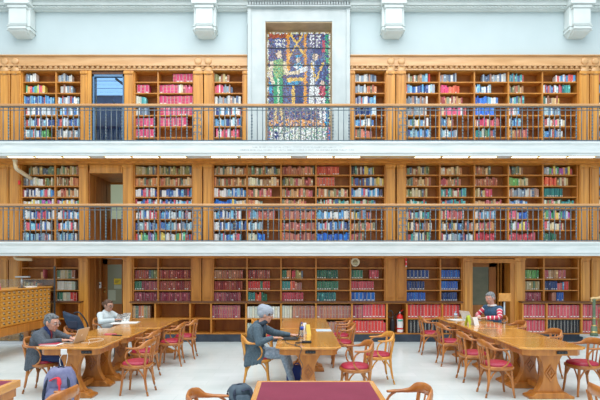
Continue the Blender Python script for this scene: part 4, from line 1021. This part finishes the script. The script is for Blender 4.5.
def person(label, loc, rz, P, skin, hairmat, top_m, leg_m, hs=1.0, sleeves=True, stripes=None, shoe=None, hair='short', thick=1.0):
    g = None
    sk = noisy('skin_'+skin[0], skin[1], tuple(q*.9 for q in skin[1]), (20, 20, 20), .5)
    hc = V(*P['head']); f = V(*P['look']).normalized(); r = f.cross(V(0, 0, 1)).normalized(); u = r.cross(f).normalized(); M = Matrix((f, r, u)).transposed()
    hip, ch, nk = V(*P['hip']), V(*P['chest']), V(*P['neck'])
    b = MB().m(sk)
    b.ell(hc+u*.02*hs-f*.008*hs, (.100*hs, .078*hs, .098*hs), 18, M)
    b.ell(hc+f*.026*hs-u*.045*hs, (.064*hs, .056*hs, .072*hs), 16, M)
    b.ell(hc+f*.060*hs-u*.092*hs, (.025*hs, .026*hs, .020*hs), 12, M)          # chin
    b.caps(hc+f*.088*hs+u*.022*hs, hc+f*.110*hs-u*.020*hs, .009*hs, .013*hs, 8)   # nose
    b.caps(hc+f*.078*hs+u*.034*hs-r*.035*hs, hc+f*.078*hs+u*.034*hs+r*.035*hs, .014*hs, .014*hs, 8)   # brow
    b.caps(hc+f*.078*hs-u*.056*hs-r*.018*hs, hc+f*.078*hs-u*.056*hs+r*.018*hs, .011*hs, .011*hs, 8)   # mouth
    for s_ in (-1, 1):
        b.ell(hc-f*.008*hs+r*s_*.080*hs-u*.005*hs, (.020*hs, .010*hs, .033*hs), 10, M)
        b.ell(hc+f*.058*hs+r*s_*.038*hs-u*.022*hs, (.028*hs, .022*hs, .022*hs), 10, M)
    b.caps(nk-V(0, 0, .05), hc-u*.06*hs-f*.015*hs, .058*hs, .052*hs, 14)
    sp = (ch-hip).normalized(); sM = Matrix((sp.cross(V(0, 1, 0)).normalized()*-1, V(0, 1, 0), sp)).transposed()
    b.ell(hip, (.11, .15, .12), 14); b.ell((hip+ch)/2, (.10, .14, .18), 14, sM); b.ell(ch, (.105, .16, .17), 14, sM)
    arms = []
    for s_, key in ((1, 'L'), (-1, 'R')):
        sh = ch+sp*.11+V(0, s_*.165*thick, 0); el_, wr = V(*P['elbow'+key]), V(*P['wrist'+key])
        b.caps(ch+sp*.1, sh, .06, .05); b.caps(sh, el_, .046, .038); b.caps(el_, wr, .037, .026)
        d_ = V(*P.get('hand'+key, (0, 0, 0))) if P.get('hand'+key) else (wr-el_); hand(b, wr+d_.normalized()*.012, d_, V(0, 0, 1), -s_*-1, 1.05)
        arms.append((sh, el_, wr, s_))
    legs = []
    for s_, key in ((1, 'L'), (-1, 'R')):
        h_ = hip+V(.02, s_*.09, -.02); kn, an = V(*P['knee'+key]), V(*P['ankle'+key])
        b.caps(h_, kn, .075, .052); b.caps(kn, an, .05, .036); b.caps(an, an+V(.10, 0, -.055), .034, .026); legs.append((h_, kn, an))
    body = b.build('person', fix=False); remesh(body, .0075, 2)
    body.location = loc; body.rotation_euler = (0, 0, rz); tag(body, label, 'person')
    # eyes
    for s_ in (-1, 1):
        e = hc+f*.084*hs+r*s_*.032*hs+u*.010*hs
        q = MB().m(mat('eye_white', (.7, .7, .68), .3)); q.ell(e, (.012*hs, .014*hs, .009*hs), 10, M); q.m(mat('iris', (.05, .03, .02), .2)).ell(e+f*.009*hs-u*.002, (.004*hs, .006*hs, .006*hs), 8, M); q.build('eye', body, fix=False)
        q = MB().m(hairmat); q.caps(hc+f*.093*hs+u*.036*hs+r*s_*.018*hs, hc+f*.082*hs+u*.038*hs+r*s_*.048*hs, .005*hs, .004*hs, 6); q.build('eyebrow', body, fix=False)
    q = MB().m(mat('lip', (.50, .20, .17), .5)); q.caps(hc+f*.091*hs-u*.056*hs-r*.018*hs, hc+f*.091*hs-u*.056*hs+r*.018*hs, .0045*hs, .0045*hs, 8); q.build('mouth', body, fix=False)
    # hair
    if hair:
        q = MB().m(hairmat)
        if hair == 'under_hat':
            for s_ in (-1, 1): q.ell(hc+r*s_*.070*hs+f*.045*hs+u*.028*hs, (.024*hs, .014*hs, .024*hs), 10, M)
        else:
            q.ell(hc+u*.050*hs-f*.026*hs, (.096*hs, .083*hs, .080*hs), 18, M); q.ell(hc-f*.055*hs+u*.0*hs, (.060*hs, .079*hs, .072*hs), 16, M)
            q.ell(hc+f*.035*hs+u*.092*hs, (.045*hs, .058*hs, .024*hs), 12, M)
            for s_ in (-1, 1): q.ell(hc+r*s_*.072*hs+f*.01*hs+u*.028*hs, (.026*hs, .012*hs, .030*hs), 10, M)
        if hair == 'bun': q.ell(hc-f*.145*hs+u*.01*hs, (.05*hs, .045*hs, .045*hs), 12, M); q.ell(hc-f*.09*hs+u*.02*hs, (.05*hs, .05*hs, .05*hs), 12, M)
        o = q.build('hair', body, fix=False); remesh(o, .008, 3)
    # top
    q = MB().m(top_m); T = thick; W_ = P.get('waistx', 0)
    q.ell(hip+V(0, 0, .02), (.145*T, .185*T, .13), 16); q.ell((hip+ch)/2, (.135*T, .175*T, .19), 16, sM); q.ell(ch, (.135*T, .19*T, .185), 16, sM)
    q.caps(ch+sp*.14, nk-V(0, 0, .035), .085, .066, 14)
    for sh, el_, wr, s_ in arms:
        q.caps(ch+sp*.09, sh, .08*T, .066*T); 
        if sleeves and not stripes: q.caps(sh, el_, .066*T, .054*T); q.caps(el_, wr-(wr-el_).normalized()*.02, .054*T, .038)
        else: q.caps(sh, sh+(el_-sh)*.06, .068*T, .064*T)
    for a, c_, r0, r1 in P.get('tail', []): q.caps(a, c_, r0, r1)
    o = q.build(P.get('topname', 'jacket'), body, fix=False); remesh(o, .009, 4)
    if stripes:
        for sh, el_, wr, s_ in arms:
            q = MB(); pts = catmull([sh, el_*.5+sh*.5, el_, el_*.5+wr*.5, wr], 7); n = len(pts); q.smooth = True
            for i in range(n-1):
                q.m(stripes[0] if i % 4 < 2.5 else stripes[1]); ra = .064-.026*i/n; rb_ = .064-.026*(i+1)/n
                t_ = (pts[i+1]-pts[i]).normalized(); x_ = t_.cross(V(0, 0, 1)).normalized(); y_ = x_.cross(t_)
                q.rings([[pts[i]+x_*ra*cos(2*pi*k/12)+y_*ra*sin(2*pi*k/12) for k in range(12)], [pts[i+1]+x_*rb_*cos(2*pi*k/12)+y_*rb_*sin(2*pi*k/12) for k in range(12)]], caps=(i in (0, n-2)))
            q.build('striped_sleeve', body, fix=False)
    q = MB().m(leg_m); q.ell(hip-V(-.02, 0, .02), (.14, .175, .105), 16)
    for h_, kn, an in legs: q.caps(h_, kn, .092, .068); q.caps(kn, an+V(0, 0, .03), .066, .052)
    o = q.build('trousers', body, fix=False); remesh(o, .010, 4)
    for h_, kn, an in legs:
        q = MB().m(shoe or BLACK); q.caps(an+V(-.03, 0, -.035), an+V(.14, 0, -.06), .042, .034); q.caps(an+V(0, 0, .02), an+V(0, 0, -.03), .045, .045)
        o = q.build('shoe', body, fix=False); remesh(o, .008, 2)
        for v in o.data.vertices: v.co.z = max(v.co.z, .002)
    return body, (hc, f, r, u, hs)
def glasses(body, hd, mt):
    hc, f, r, u, hs = hd; q = MB().m(mt)
    for s_ in (-1, 1):
        c = hc+f*.100*hs+r*s_*.034*hs+u*.008*hs
        q.tube([c+r*.026*hs*cos(a)+u*.019*hs*sin(a) for a in [2*pi*k/14 for k in range(14)]], .0028, 5, closed=True)
        q.tube([c+r*s_*.026*hs, hc+r*s_*.083*hs+u*.012*hs+f*.01*hs], .0028, 5)
    q.tube([hc+f*.103*hs-r*.009*hs+u*.012*hs, hc+f*.103*hs+r*.009*hs+u*.012*hs], .0028, 5); q.build('glasses', body, fix=False)

BLAZ = noisy('grey_wool_blazer', (.06, .078, .10), (.11, .13, .155), (60, 60, 60), .85, bump=.3)
GREYH = noisy('grey_hair', (.10, .11, .12), (.30, .32, .33), (40, 40, 40), .7)
DARKH = noisy('dark_brown_hair', (.045, .02, .012), (.13, .065, .035), (40, 40, 40), .6)
P = dict(hip=(0, 0, .56), chest=(.07, 0, .78), neck=(.125, 0, .94), head=(.215, 0, 1.055), look=(.93, -.22, -.25),
    elbowL=(.28, .25, .79), wristL=(.46, .10, .805), handL=(1, -.15, -.05), elbowR=(.22, -.25, .77), wristR=(.42, -.12, .805), handR=(1, .15, -.05),
    kneeL=(.46, .12, .545), ankleL=(.52, .13, .10), kneeR=(.45, -.12, .545), ankleR=(.44, -.13, .10),
    tail=skirt(-.05, .08, .38, .15, .19))
body, hd = person('man in grey blazer and navy shirt typing on a silver laptop', (-4.02, 7.42, 0), 0, P, ('fair', (.64, .34, .24)), noisy('iron_grey_hair', (.05, .06, .065), (.20, .22, .23), (40, 40, 40), .7), BLAZ, mat('navy_trousers', (.012, .03, .11), .8), hs=1.1, thick=1.2)
glasses(body, hd, mat('thin_wire', (.35, .3, .28), .3, .5))
q = MB().m(mat('navy_shirt', (.015, .035, .13), .8)); q.ell((.175, -.01, .86), (.055, .065, .12), 14); q.caps((.125, 0, .93), (.15, 0, .955), .07, .068); q.build('shirt', body)
q = MB().m(mat('wine_tie', (.18, .015, .03), .6)); q.tube([(.215, -.035, .945), (.235, -.04, .88), (.225, -.035, .79)], [(.014, .01), (.02, .008), (.026, .006)], 8); q.build('tie', body)

COAT = noisy('grey_blue_coat', (.055, .09, .12), (.10, .15, .185), (50, 50, 50), .85, bump=.3)
JEAN = noisy('blue_jeans', (.19, .26, .34), (.33, .41, .50), (30, 30, 30), .8)
P = dict(hip=(-.02, 0, .56), chest=(.03, 0, .84), neck=(.09, 0, 1.02), head=(.185, 0, 1.145), look=(.95, -.06, -.28),
    elbowL=(.30, .24, .82), wristL=(.57, .17, .80), handL=(1, -.05, -.02), elbowR=(.09, -.27, .74), wristR=(.30, -.17, .80), handR=(1, .15, -.02),
    kneeL=(.50, .12, .52), ankleL=(.62, .13, .10), kneeR=(.47, -.11, .52), ankleR=(.60, -.12, .10),
    tail=skirt(-.10, .12, .37, .14, .205))
body, hd = person('man in grey beanie and dark coat typing on a black laptop', (-.70, 7.75, 0), .0, P, ('fair', (.60, .36, .27)), DARKH, COAT, JEAN, hs=1.08, hair='under_hat', thick=1.16)
hc, f, r, u, hs = hd; M3 = Matrix((f, r, u)).transposed()
q = MB().m(noisy('grey_knit', (.30, .34, .40), (.38, .42, .48), (18, 18, 90), .9, bump=.5)); q.ell(hc+u*.056-f*.018, (.126, .106, .104), 20, M3); q.ell(hc+u*.070-f*.080, (.090, .095, .088), 16, M3); q.ell(hc+u*.018-f*.062, (.092, .104, .088), 16, M3)
o = q.build('beanie', body, fix=False); remesh(o, .007, 4)
q = MB().m(mat('charcoal_scarf', (.03, .05, .075), .9)); q.tube([(.10+.085*cos(a), .088*sin(a), 1.005+.03*cos(a)) for a in [2*pi*k/16 for k in range(16)]], .036, 10, closed=True); q.tube([(.165, -.05, 1.0), (.17, -.10, .9), (.16, -.11, .80)], .03, 8); q.build('scarf', body)

P = dict(hip=(0, 0, .56), chest=(.02, 0, .80), neck=(.03, 0, .97), head=(.10, 0, 1.095), look=(.95, -.05, -.18),
    elbowL=(.22, .26, .78), wristL=(.42, .10, .83), handL=(1, -.2, .1), elbowR=(.18, -.28, .78), wristR=(.40, -.13, .82), handR=(1, .2, .1),
    kneeL=(.46, .11, .54), ankleL=(.46, .12, .10), kneeR=(.46, -.11, .54), ankleR=(.44, -.12, .10), topname='sweater')
body, hd = person('woman with tied dark hair and pale sweater reading a newspaper', (-4.14, 10.3, 0), -.42, P, ('tan', (.50, .27, .19)), DARKH, noisy('pale_blue_knit', (.52, .60, .62), (.62, .69, .70), (30, 30, 30), .9), mat('dark_trousers', (.03, .03, .04), .8), hs=1.02, hair='bun', thick=1.0)
glasses(body, hd, BLACK)

STR = (mat('red_stripe', (.62, .05, .10), .8), mat('white_stripe', (.78, .76, .74), .8))
P = dict(hip=(0, 0, .60), chest=(.03, 0, .90), neck=(.06, 0, 1.08), head=(.125, 0, 1.235), look=(.93, .0, -.30),
    elbowL=(.22, .30, .84), wristL=(.42, .12, .83), handL=(1, -.3, 0), elbowR=(.16, -.30, .84), wristR=(.42, -.06, .83), handR=(1, .1, 0),
    kneeL=(.46, .12, .55), ankleL=(.44, .12, .10), kneeR=(.46, -.12, .55), ankleR=(.44, -.13, .10), topname='vest')
body, hd = person('man in navy vest over red and white striped sleeves typing', (4.33, 10.62, 0), pi+.55, P, ('ruddy', (.62, .33, .25)), GREYH, noisy('navy_vest', (.02, .07, .14), (.035, .10, .19), (20, 20, 20), .7), mat('dark_trousers', (0, 0, 0)), hs=1.08, stripes=STR, thick=1.08)
q = MB().m(STR[1]); q.tube([(.055+.075*cos(a), .08*sin(a), 1.075+.0*cos(a)) for a in [2*pi*k/14 for k in range(14)]], .022, 8, closed=True); q.build('collar', body)
q = MB().m(BLACK); q.tube([(.12, .05, 1.06), (.165, .03, .95), (.175, 0, .84), (.165, -.03, .95), (.12, -.05, 1.06)], .005, 6); q.build('lanyard', body)

# ------------------------------------------------------------------ things on the tables
TT = .7605
def laptop(label, loc, rz, case_m, key_m, ang=70, w_=.33, d_=.23, logo=None, screen=None):
    g = thing('laptop', label, 'laptop', loc, rz)      # user sits towards -x, screen hinge at +x
    b = MB().m(case_m); b.box(-d_/2, d_/2, -w_/2, w_/2, .002, .016); bo = b.build('base', g, bevel=.003)
    b = MB().m(key_m)
    for i in range(5):
        for j in range(12): b.box(-d_/2+.10+i*.021-.0, -d_/2+.118+i*.021, -w_/2+.025+j*.0235, -w_/2+.045+j*.0235, .0155, .018)
    b.box(-d_/2+.015, -d_/2+.075, -.05, .05, .0155, .0168); b.build('keyboard', bo, fix=False)
    a = R(ang); hx = d_/2
    def pt(s_, t_, y): return (hx+s_*cos(a)+t_*sin(a), y, .014+s_*sin(a)-t_*cos(a))
    def slab(b, s0, s1, y0, y1, t0, t1): 
        vs = [pt(s0, t0, y0), pt(s1, t0, y0), pt(s1, t0, y1), pt(s0, t0, y1), pt(s0, t1, y0), pt(s1, t1, y0), pt(s1, t1, y1), pt(s0, t1, y1)]
        b.add(vs, [(3,2,1,0),(4,5,6,7),(0,1,5,4),(1,2,6,5),(2,3,7,6),(3,0,4,7)])
    b = MB().m(case_m); slab(b, 0, d_, -w_/2, w_/2, 0, .008); b.m(BLACK); 
    slab(b, .01, d_-.008, -w_/2+.008, w_/2-.008, -.001, 0); lid = b.build('screen_lid', g)
    if screen: b = MB().m(screen); slab(b, .02, d_-.015, -w_/2+.015, w_/2-.015, -.002, -.001); b.build('display', lid)
    if logo:
        b = MB().m(logo); n = 18; c_ = d_*.5; ring = []
        for k in range(n):
            q = 2*pi*k/n; rr = .021*(1-.12*(abs(cos(q)) < .3)); 
            if -.5 < q-.25 < .35: rr *= .72           # the bite
            ring.append((c_+rr*sin(q), rr*cos(q)))
        vs = [pt(s_, .0086, y_) for s_, y_ in ring]; b.add(vs, [tuple(range(n))]); b.add([pt(c_+.022, .0086, .0), pt(c_+.031, .0086, .002), pt(c_+.034, .0086, .012), pt(c_+.026, .0086, .009)], [(0, 1, 2, 3)]); b.build('fruit_emblem', lid, fix=False)
    return g
ALU = mat('laptop_silver', (.60, .56, .50), .35, .6); SCRN = mat('lit_display', (.3, .4, .5), .2, emis=(.6, .75, .9), estr=.5)
laptop('silver laptop with fruit emblem in front of the man in blazer', (-3.47, 7.38, TT), -.12, ALU, DGREY, 68, .32, .22, logo=mat('emblem_white', (.85, .85, .85), .3), screen=SCRN)
laptop('black laptop in front of the man in the beanie', (-.12, 7.72, TT), -.05, BLACK, DGREY, 82, .36, .25, screen=SCRN)
laptop('silver laptop in front of the man in striped sleeves', (3.80, 10.48, TT), pi+.35, mat('laptop_pale', (.68, .65, .60), .4, .3), DGREY, 62, .32, .22, screen=SCRN)
def bottle(label, loc, r, h, capm, body_m, lab):
    g = thing('water_bottle', label, 'bottle', loc)
    b = MB().m(body_m); b.lathe([(.001, 0), (r, .002), (r, h*.35), (r*.92, h*.4), (r, h*.45), (r, h*.72), (r*.4, h*.88), (r*.4, h*.92), (.001, h*.92)], n=18); b.build('body', g)
    b = MB().m(capm); b.lathe([(r*.45, h*.9), (r*.45, h), (.001, h)], n=14); b.build('cap', g)
    b = MB().m(lab); b.lathe([(r*1.02, h*.47), (r*1.02, h*.70)], n=18); b.build('label', g)
CLR = mat('clear_bottle', (.75, .85, .92), .08, trans=.85); BLU = mat('blue_label', (.03, .08, .50), .4)
bottle('clear water bottle with blue cap and label behind the black laptop', (.06, 7.98, TT), .034, .235, BLU, CLR, BLU)
bottle('small clear bottle with pale blue cap on the far right table', (3.53, 10.75, TT), .036, .17, mat('pale_blue_cap', (.3, .45, .7), .4), CLR, mat('pale_blue_label', (.45, .6, .75), .4))
def tent(label, loc, rz, m1, m2, h=.2, w_=.15, cat='tent card'):
    g = thing('tent_card', label, cat, loc, rz)
    b = MB().m(m1); b.add([(-w_/2, -.05, 0), (w_/2, -.05, 0), (w_/2, -.002, h), (-w_/2, -.002, h), (-w_/2, -.053, 0), (w_/2, -.053, 0), (w_/2, -.005, h), (-w_/2, -.005, h)], [(0,1,2,3),(7,6,5,4),(0,1,5,4),(1,2,6,5),(2,3,7,6),(3,0,4,7)]); b.build('front_panel', g)
    b = MB().m(m2); b.add([(-w_/2, .05, 0), (w_/2, .05, 0), (w_/2, .002, h), (-w_/2, .002, h), (-w_/2, .053, 0), (w_/2, .053, 0), (w_/2, .005, h), (-w_/2, .005, h)], [(0,1,2,3),(7,6,5,4),(0,1,5,4),(1,2,6,5),(2,3,7,6),(3,0,4,7)]); b.build('back_panel', g)
YELC = mat('yellow_card', (.80, .62, .12), .6); YGC = mat('lime_yellow_card', (.62, .78, .06), .6); WC = mat('white_card', (.80, .80, .78), .6)
tent('yellow folded card standing upright beside the water bottle', (.165, 8.25, TT), .5, YELC, WC, .17, .08)
tent('white folded card tucked left of the yellow card', (.115, 8.32, TT), .2, WC, WC, .19, .06)
tent('lime yellow folded card on the right row of tables', (3.41, 9.62, TT), .8, YGC, YGC, .19, .12)
tent('white folded card just right of the lime yellow card', (3.53, 9.58, TT), .5, WC, WC, .16, .13)
def sheets(name, label, cat, loc, rz, w_, d_, ms, n=3):
    g = thing(name, label, cat, loc, rz); rr = random.Random(int(loc[0]*100))
    for i in range(n):
        a = rr.uniform(-.25, .25); b = MB().m(ms[i % len(ms)]); c_, s_ = cos(a), sin(a); ox, oy = rr.uniform(-.03, .03), rr.uniform(-.03, .03)
        P4 = [(-w_/2, -d_/2), (w_/2, -d_/2), (w_/2, d_/2), (-w_/2, d_/2)]; P4 = [(x*c_-y*s_+ox, x*s_+y*c_+oy) for x, y in P4]
        b.prism(P4, i*.004+.0005, i*.004+.004, 'z'); b.build('sheet', g)
    return g
PRED = mat('red_folder', (.48, .04, .07), .5)
sheets('papers', 'red and white papers under the arms of the man in blazer', 'papers', (-3.66, 7.12, TT), .1, .26, .2, [WC, PRED, PAPER, PRED], 4)
sheets('papers', 'white papers spread at the woman\'s elbow on the left row', 'papers', (-3.58, 9.95, TT), .2, .5, .34, [WC, PAPER, WC], 3)
sheets('papers', 'white papers by the small bottle on the far right table', 'papers', (3.50, 10.5, TT), .1, .34, .3, [WC, PAPER], 3)
sheets('magazine', 'open blue-white magazine on the centre table by the right edge', 'magazine', (.47, 8.75, TT), .1, .27, .30, [WC, mat('bluish_page', (.55, .65, .72), .5)], 2)
sheets('notebook', 'pinkish red notebook on the left table beside the pens', 'notebook', (-3.22, 8.22, TT), .1, .18, .13, [PRED, mat('pinkish_red', (0, 0, 0))], 2)
o = MB().m(BLACK); o.tube([(-3.14, 8.10, TT+.010), (-2.95, 8.02, TT+.010)], [.009, .012], 8); tag(o.build('black_pen'), 'thick black marker pen right of the red notebook', 'pen')
# newspaper held open by the woman
g = thing('newspaper', 'grey newspaper held half open by the woman in the pale sweater', 'newspaper', (-3.72, 10.1, TT), .3)
NEWS = noisy('newsprint', (.25, .27, .28), (.72, .72, .68), (22, 22, 30), .8, lo=.42, hi=.55)
for i, (x0_, x1_, tilt, hh) in enumerate(((-.13, .0, .04, .17), (.0, .15, -.05, .20))):
    b = MB().m(NEWS); rs = []
    for k in range(6):
        u = k/5; yy = -.10+.06*sin(u*pi)+u*.02; rs.append([(x0_+u*.05, yy+tilt, hh*u+.001), (x1_+u*.05, yy, hh*u+.001), (x1_+u*.05, yy+.004, hh*u+.001), (x0_+u*.05, yy+tilt+.004, hh*u+.001)])
    b.rings(rs, smooth=False); b.build('page', g)
b = MB().m(NEWS); b.box(-.16, .16, -.02, .18, 0.001, .008); b.build('lower_pages', g)
# cables and adapters
def cable(label, pts, r, m, cat='cable', name='cable'):
    b = MB().m(m); b.tube(catmull(pts, 6), r, 6); return tag(b.build(name), label, cat)
cable('thin white cable looping on the left table beside the laptop', [(-3.30, 7.30, TT+.005), (-3.15, 7.36, TT+.005), (-3.08, 7.6, TT+.005), (-3.2, 7.75, TT+.005), (-3.32, 7.62, TT+.005), (-3.22, 7.42, TT+.005), (-3.12, 7.15, TT+.005)], .0028, WPLAS)
g = thing('power_adapter', 'white square charger hanging at the left table edge', 'charger', (-3.34, 6.885, .70)); b = MB().m(WPLAS); b.box(-.055, .03, -.025, .0, -.04, .04); b.build('body', g, bevel=.006)
b = MB().m(WPLAS); b.tube(catmull([(-.02, -.02, -.03), (-.06, -.03, -.09), (-.05, -.03, -.19), (.01, -.03, -.21), (.035, -.02, -.12), (.04, -.01, -.02)], 5), .004, 6); b.build('cord', g)
g = thing('power_adapter', 'black laptop adapter lying on the centre table near its edge', 'charger', (.13, 7.28, TT)); b = MB().m(BLACK); b.box(-.075, .075, -.035, .035, 0, .035); b.build('body', g, bevel=.01); b = MB().m(BLACK); b.tube([(-.07, 0, .015), (-.13, .02, .012), (-.17, .0, .008)], .008, 6); b.build('plug_lead', g)
cable('black cord running from the adapter over the centre table edge', [(.03, 7.25, TT+.006), (-.05, 7.10, TT+.006), (.02, 6.93, TT+.006), (.05, 6.872, .74), (.02, 6.865, .62), (.07, 6.86, .50), (.03, 6.87, .40), (.06, 6.86, .30)], .005, DGREY)
cable('black cord curving from the black laptop across the table', [(-.2, 7.50, TT+.006), (-.17, 7.25, TT+.006), (-.05, 7.05, TT+.006), (-.02, 6.95, TT+.006)], .004, DGREY)
# bags
def backpack(label, loc, rz, m1, m2, m3, w_=.34, h=.50, d_=.2, tilt=0.0):
    g = thing('backpack', label, 'backpack', loc, rz)
    def shell(b, cx, cy, w_, d_, z0, z1, n=8):
        rs = []
        for k in range(n+1):
            u = k/n; z = z0+(z1-z0)*u; q = (1-.10*(1-u)**6)*(1-(.55*max(0, u-.62)/.38)**2.2*1.4); 
            rs.append([(cx+math.copysign(abs(cos(a))**.6, cos(a))*w_/2*q+tilt*u, cy+math.copysign(abs(sin(a))**.6, sin(a))*d_/2*(q*.9+.1), z) for a in [2*pi*i/20 for i in range(20)]])
        b.rings(rs)
    b = MB().m(m1); shell(b, 0, 0, w_, d_, 0.002, h); b.build('main_body', g)
    b = MB().m(m1); shell(b, 0, -d_*.5, w_*.72, d_*.45, .02, h*.55); b.build('front_pocket', g)
    b = MB().m(m2); b.tube(catmull([(-w_*.36+tilt*.1, -d_*.52, .05), (-w_*.40+tilt*.6, -d_*.5, h*.5), (-w_*.25+tilt*.9, -d_*.3, h*.86), (tilt, -d_*.15, h*.93), (w_*.25+tilt*.9, -d_*.3, h*.86), (w_*.40+tilt*.6, -d_*.5, h*.5), (w_*.36, -d_*.52, .05)], 4), .019, 6); b.build('zip_trim', g)
    b = MB().m(m3); b.tube(catmull([(-.06, -d_*.56, h*.74), (.045, -d_*.58, h*.80), (.075, -d_*.74, h*.55), (.07, -d_*.78, h*.22)], 5), [(.028, .010)]*16, 8); b.build('front_strap', g)
    b = MB().m(m2); b.tube(catmull([(-.05+tilt, 0, h*.92), (-.03+tilt, 0, h*1.02), (.03+tilt, 0, h*1.02), (.05+tilt, 0, h*.92)], 4), .010, 6); b.build('top_handle', g)
    for s_ in (-1, 1):
        b = MB().m(m2); b.tube(catmull([(s_*w_*.3+tilt, d_*.4, h*.85), (s_*w_*.48+tilt*.5, d_*.55, h*.5), (s_*w_*.5, d_*.3, .06), (s_*(w_*.5+.04), 0, .02)], 5), .014, 6); b.build('shoulder_strap', g)
    return g
backpack('grey-violet backpack with a red strap on the floor at the left table', (-3.24, 6.50, 0), .1, noisy('violet_grey_nylon', (.13, .14, .27), (.24, .25, .40), (9, 9, 9), .7), mat('dark_navy_nylon', (.02, .03, .06), .7), mat('red_webbing', (.70, .03, .05), .6), .40, .55, .24, .03)
backpack('slate blue backpack on the floor behind the beanie man\'s chair', (-.78, 6.78, 0), .5, noisy('slate_nylon', (.05, .08, .11), (.09, .13, .17), (9, 9, 9), .7), mat('dark_navy_nylon', (0, 0, 0)), mat('dark_navy_nylon', (0, 0, 0)), .34, .26, .2, -.05)
g = thing('blue_bag', 'small royal blue bag on the floor under the centre table', 'bag', (-.02, 7.9, 0)); ROY = mat('royal_blue_cloth', (.02, .05, .26), .8)
b = MB().m(ROY); b.rings([[(.17*q*math.copysign(abs(cos(a))**.7, cos(a)), .09*q*math.copysign(abs(sin(a))**.7, sin(a)), z) for a in [2*pi*i/16 for i in range(16)]] for q, z in ((.9, .002), (1, .04), (1, .18), (.8, .27), (.3, .30))]); b.build('body', g)
b = MB().m(ROY); b.tube(arc((-.07, 0, .27), (0, 0, .40), (.07, 0, .27)), .009, 6); b.build('handle', g)
# navy bag propped on the chair back rail
g = thing('shoulder_bag', 'navy shoulder bag with looped handle propped on the second left chair', 'bag', (-4.06, 8.80, .775), .15); NV = noisy('navy_canvas', (.008, .022, .05), (.018, .042, .085), (14, 14, 14), .75)
b = MB().m(NV); rs = []
for u in [k/8 for k in range(9)]:
    q = 1-.15*max(0, u-.6)/.4; lean = -.09*u
    rs.append([(lean+.165*q*math.copysign(abs(cos(a))**.45, cos(a)), .085*q*math.copysign(abs(sin(a))**.5, sin(a)), .27*u-.10*cos(a)*(1-.3*u)) for a in [2*pi*i_/18 for i_ in range(18)]])
b.rings(rs); b.build('body', g)
b = MB().m(BLACK); b.tube(catmull([(-.03, -.06, .30), (.06, -.08, .32), (.15, -.08, .22), (.21, -.06, .08), (.19, -.05, -.02)], 5), .013, 8); b.build('handle', g)
b = MB().m(mat('dark_navy_nylon', (0, 0, 0))); b.box(-.12, .04, -.098, -.06, .03, .16); b.build('pocket', g, bevel=.01)

# floor lines do not sink: tidy object names only
bpy.context.view_layer.update()
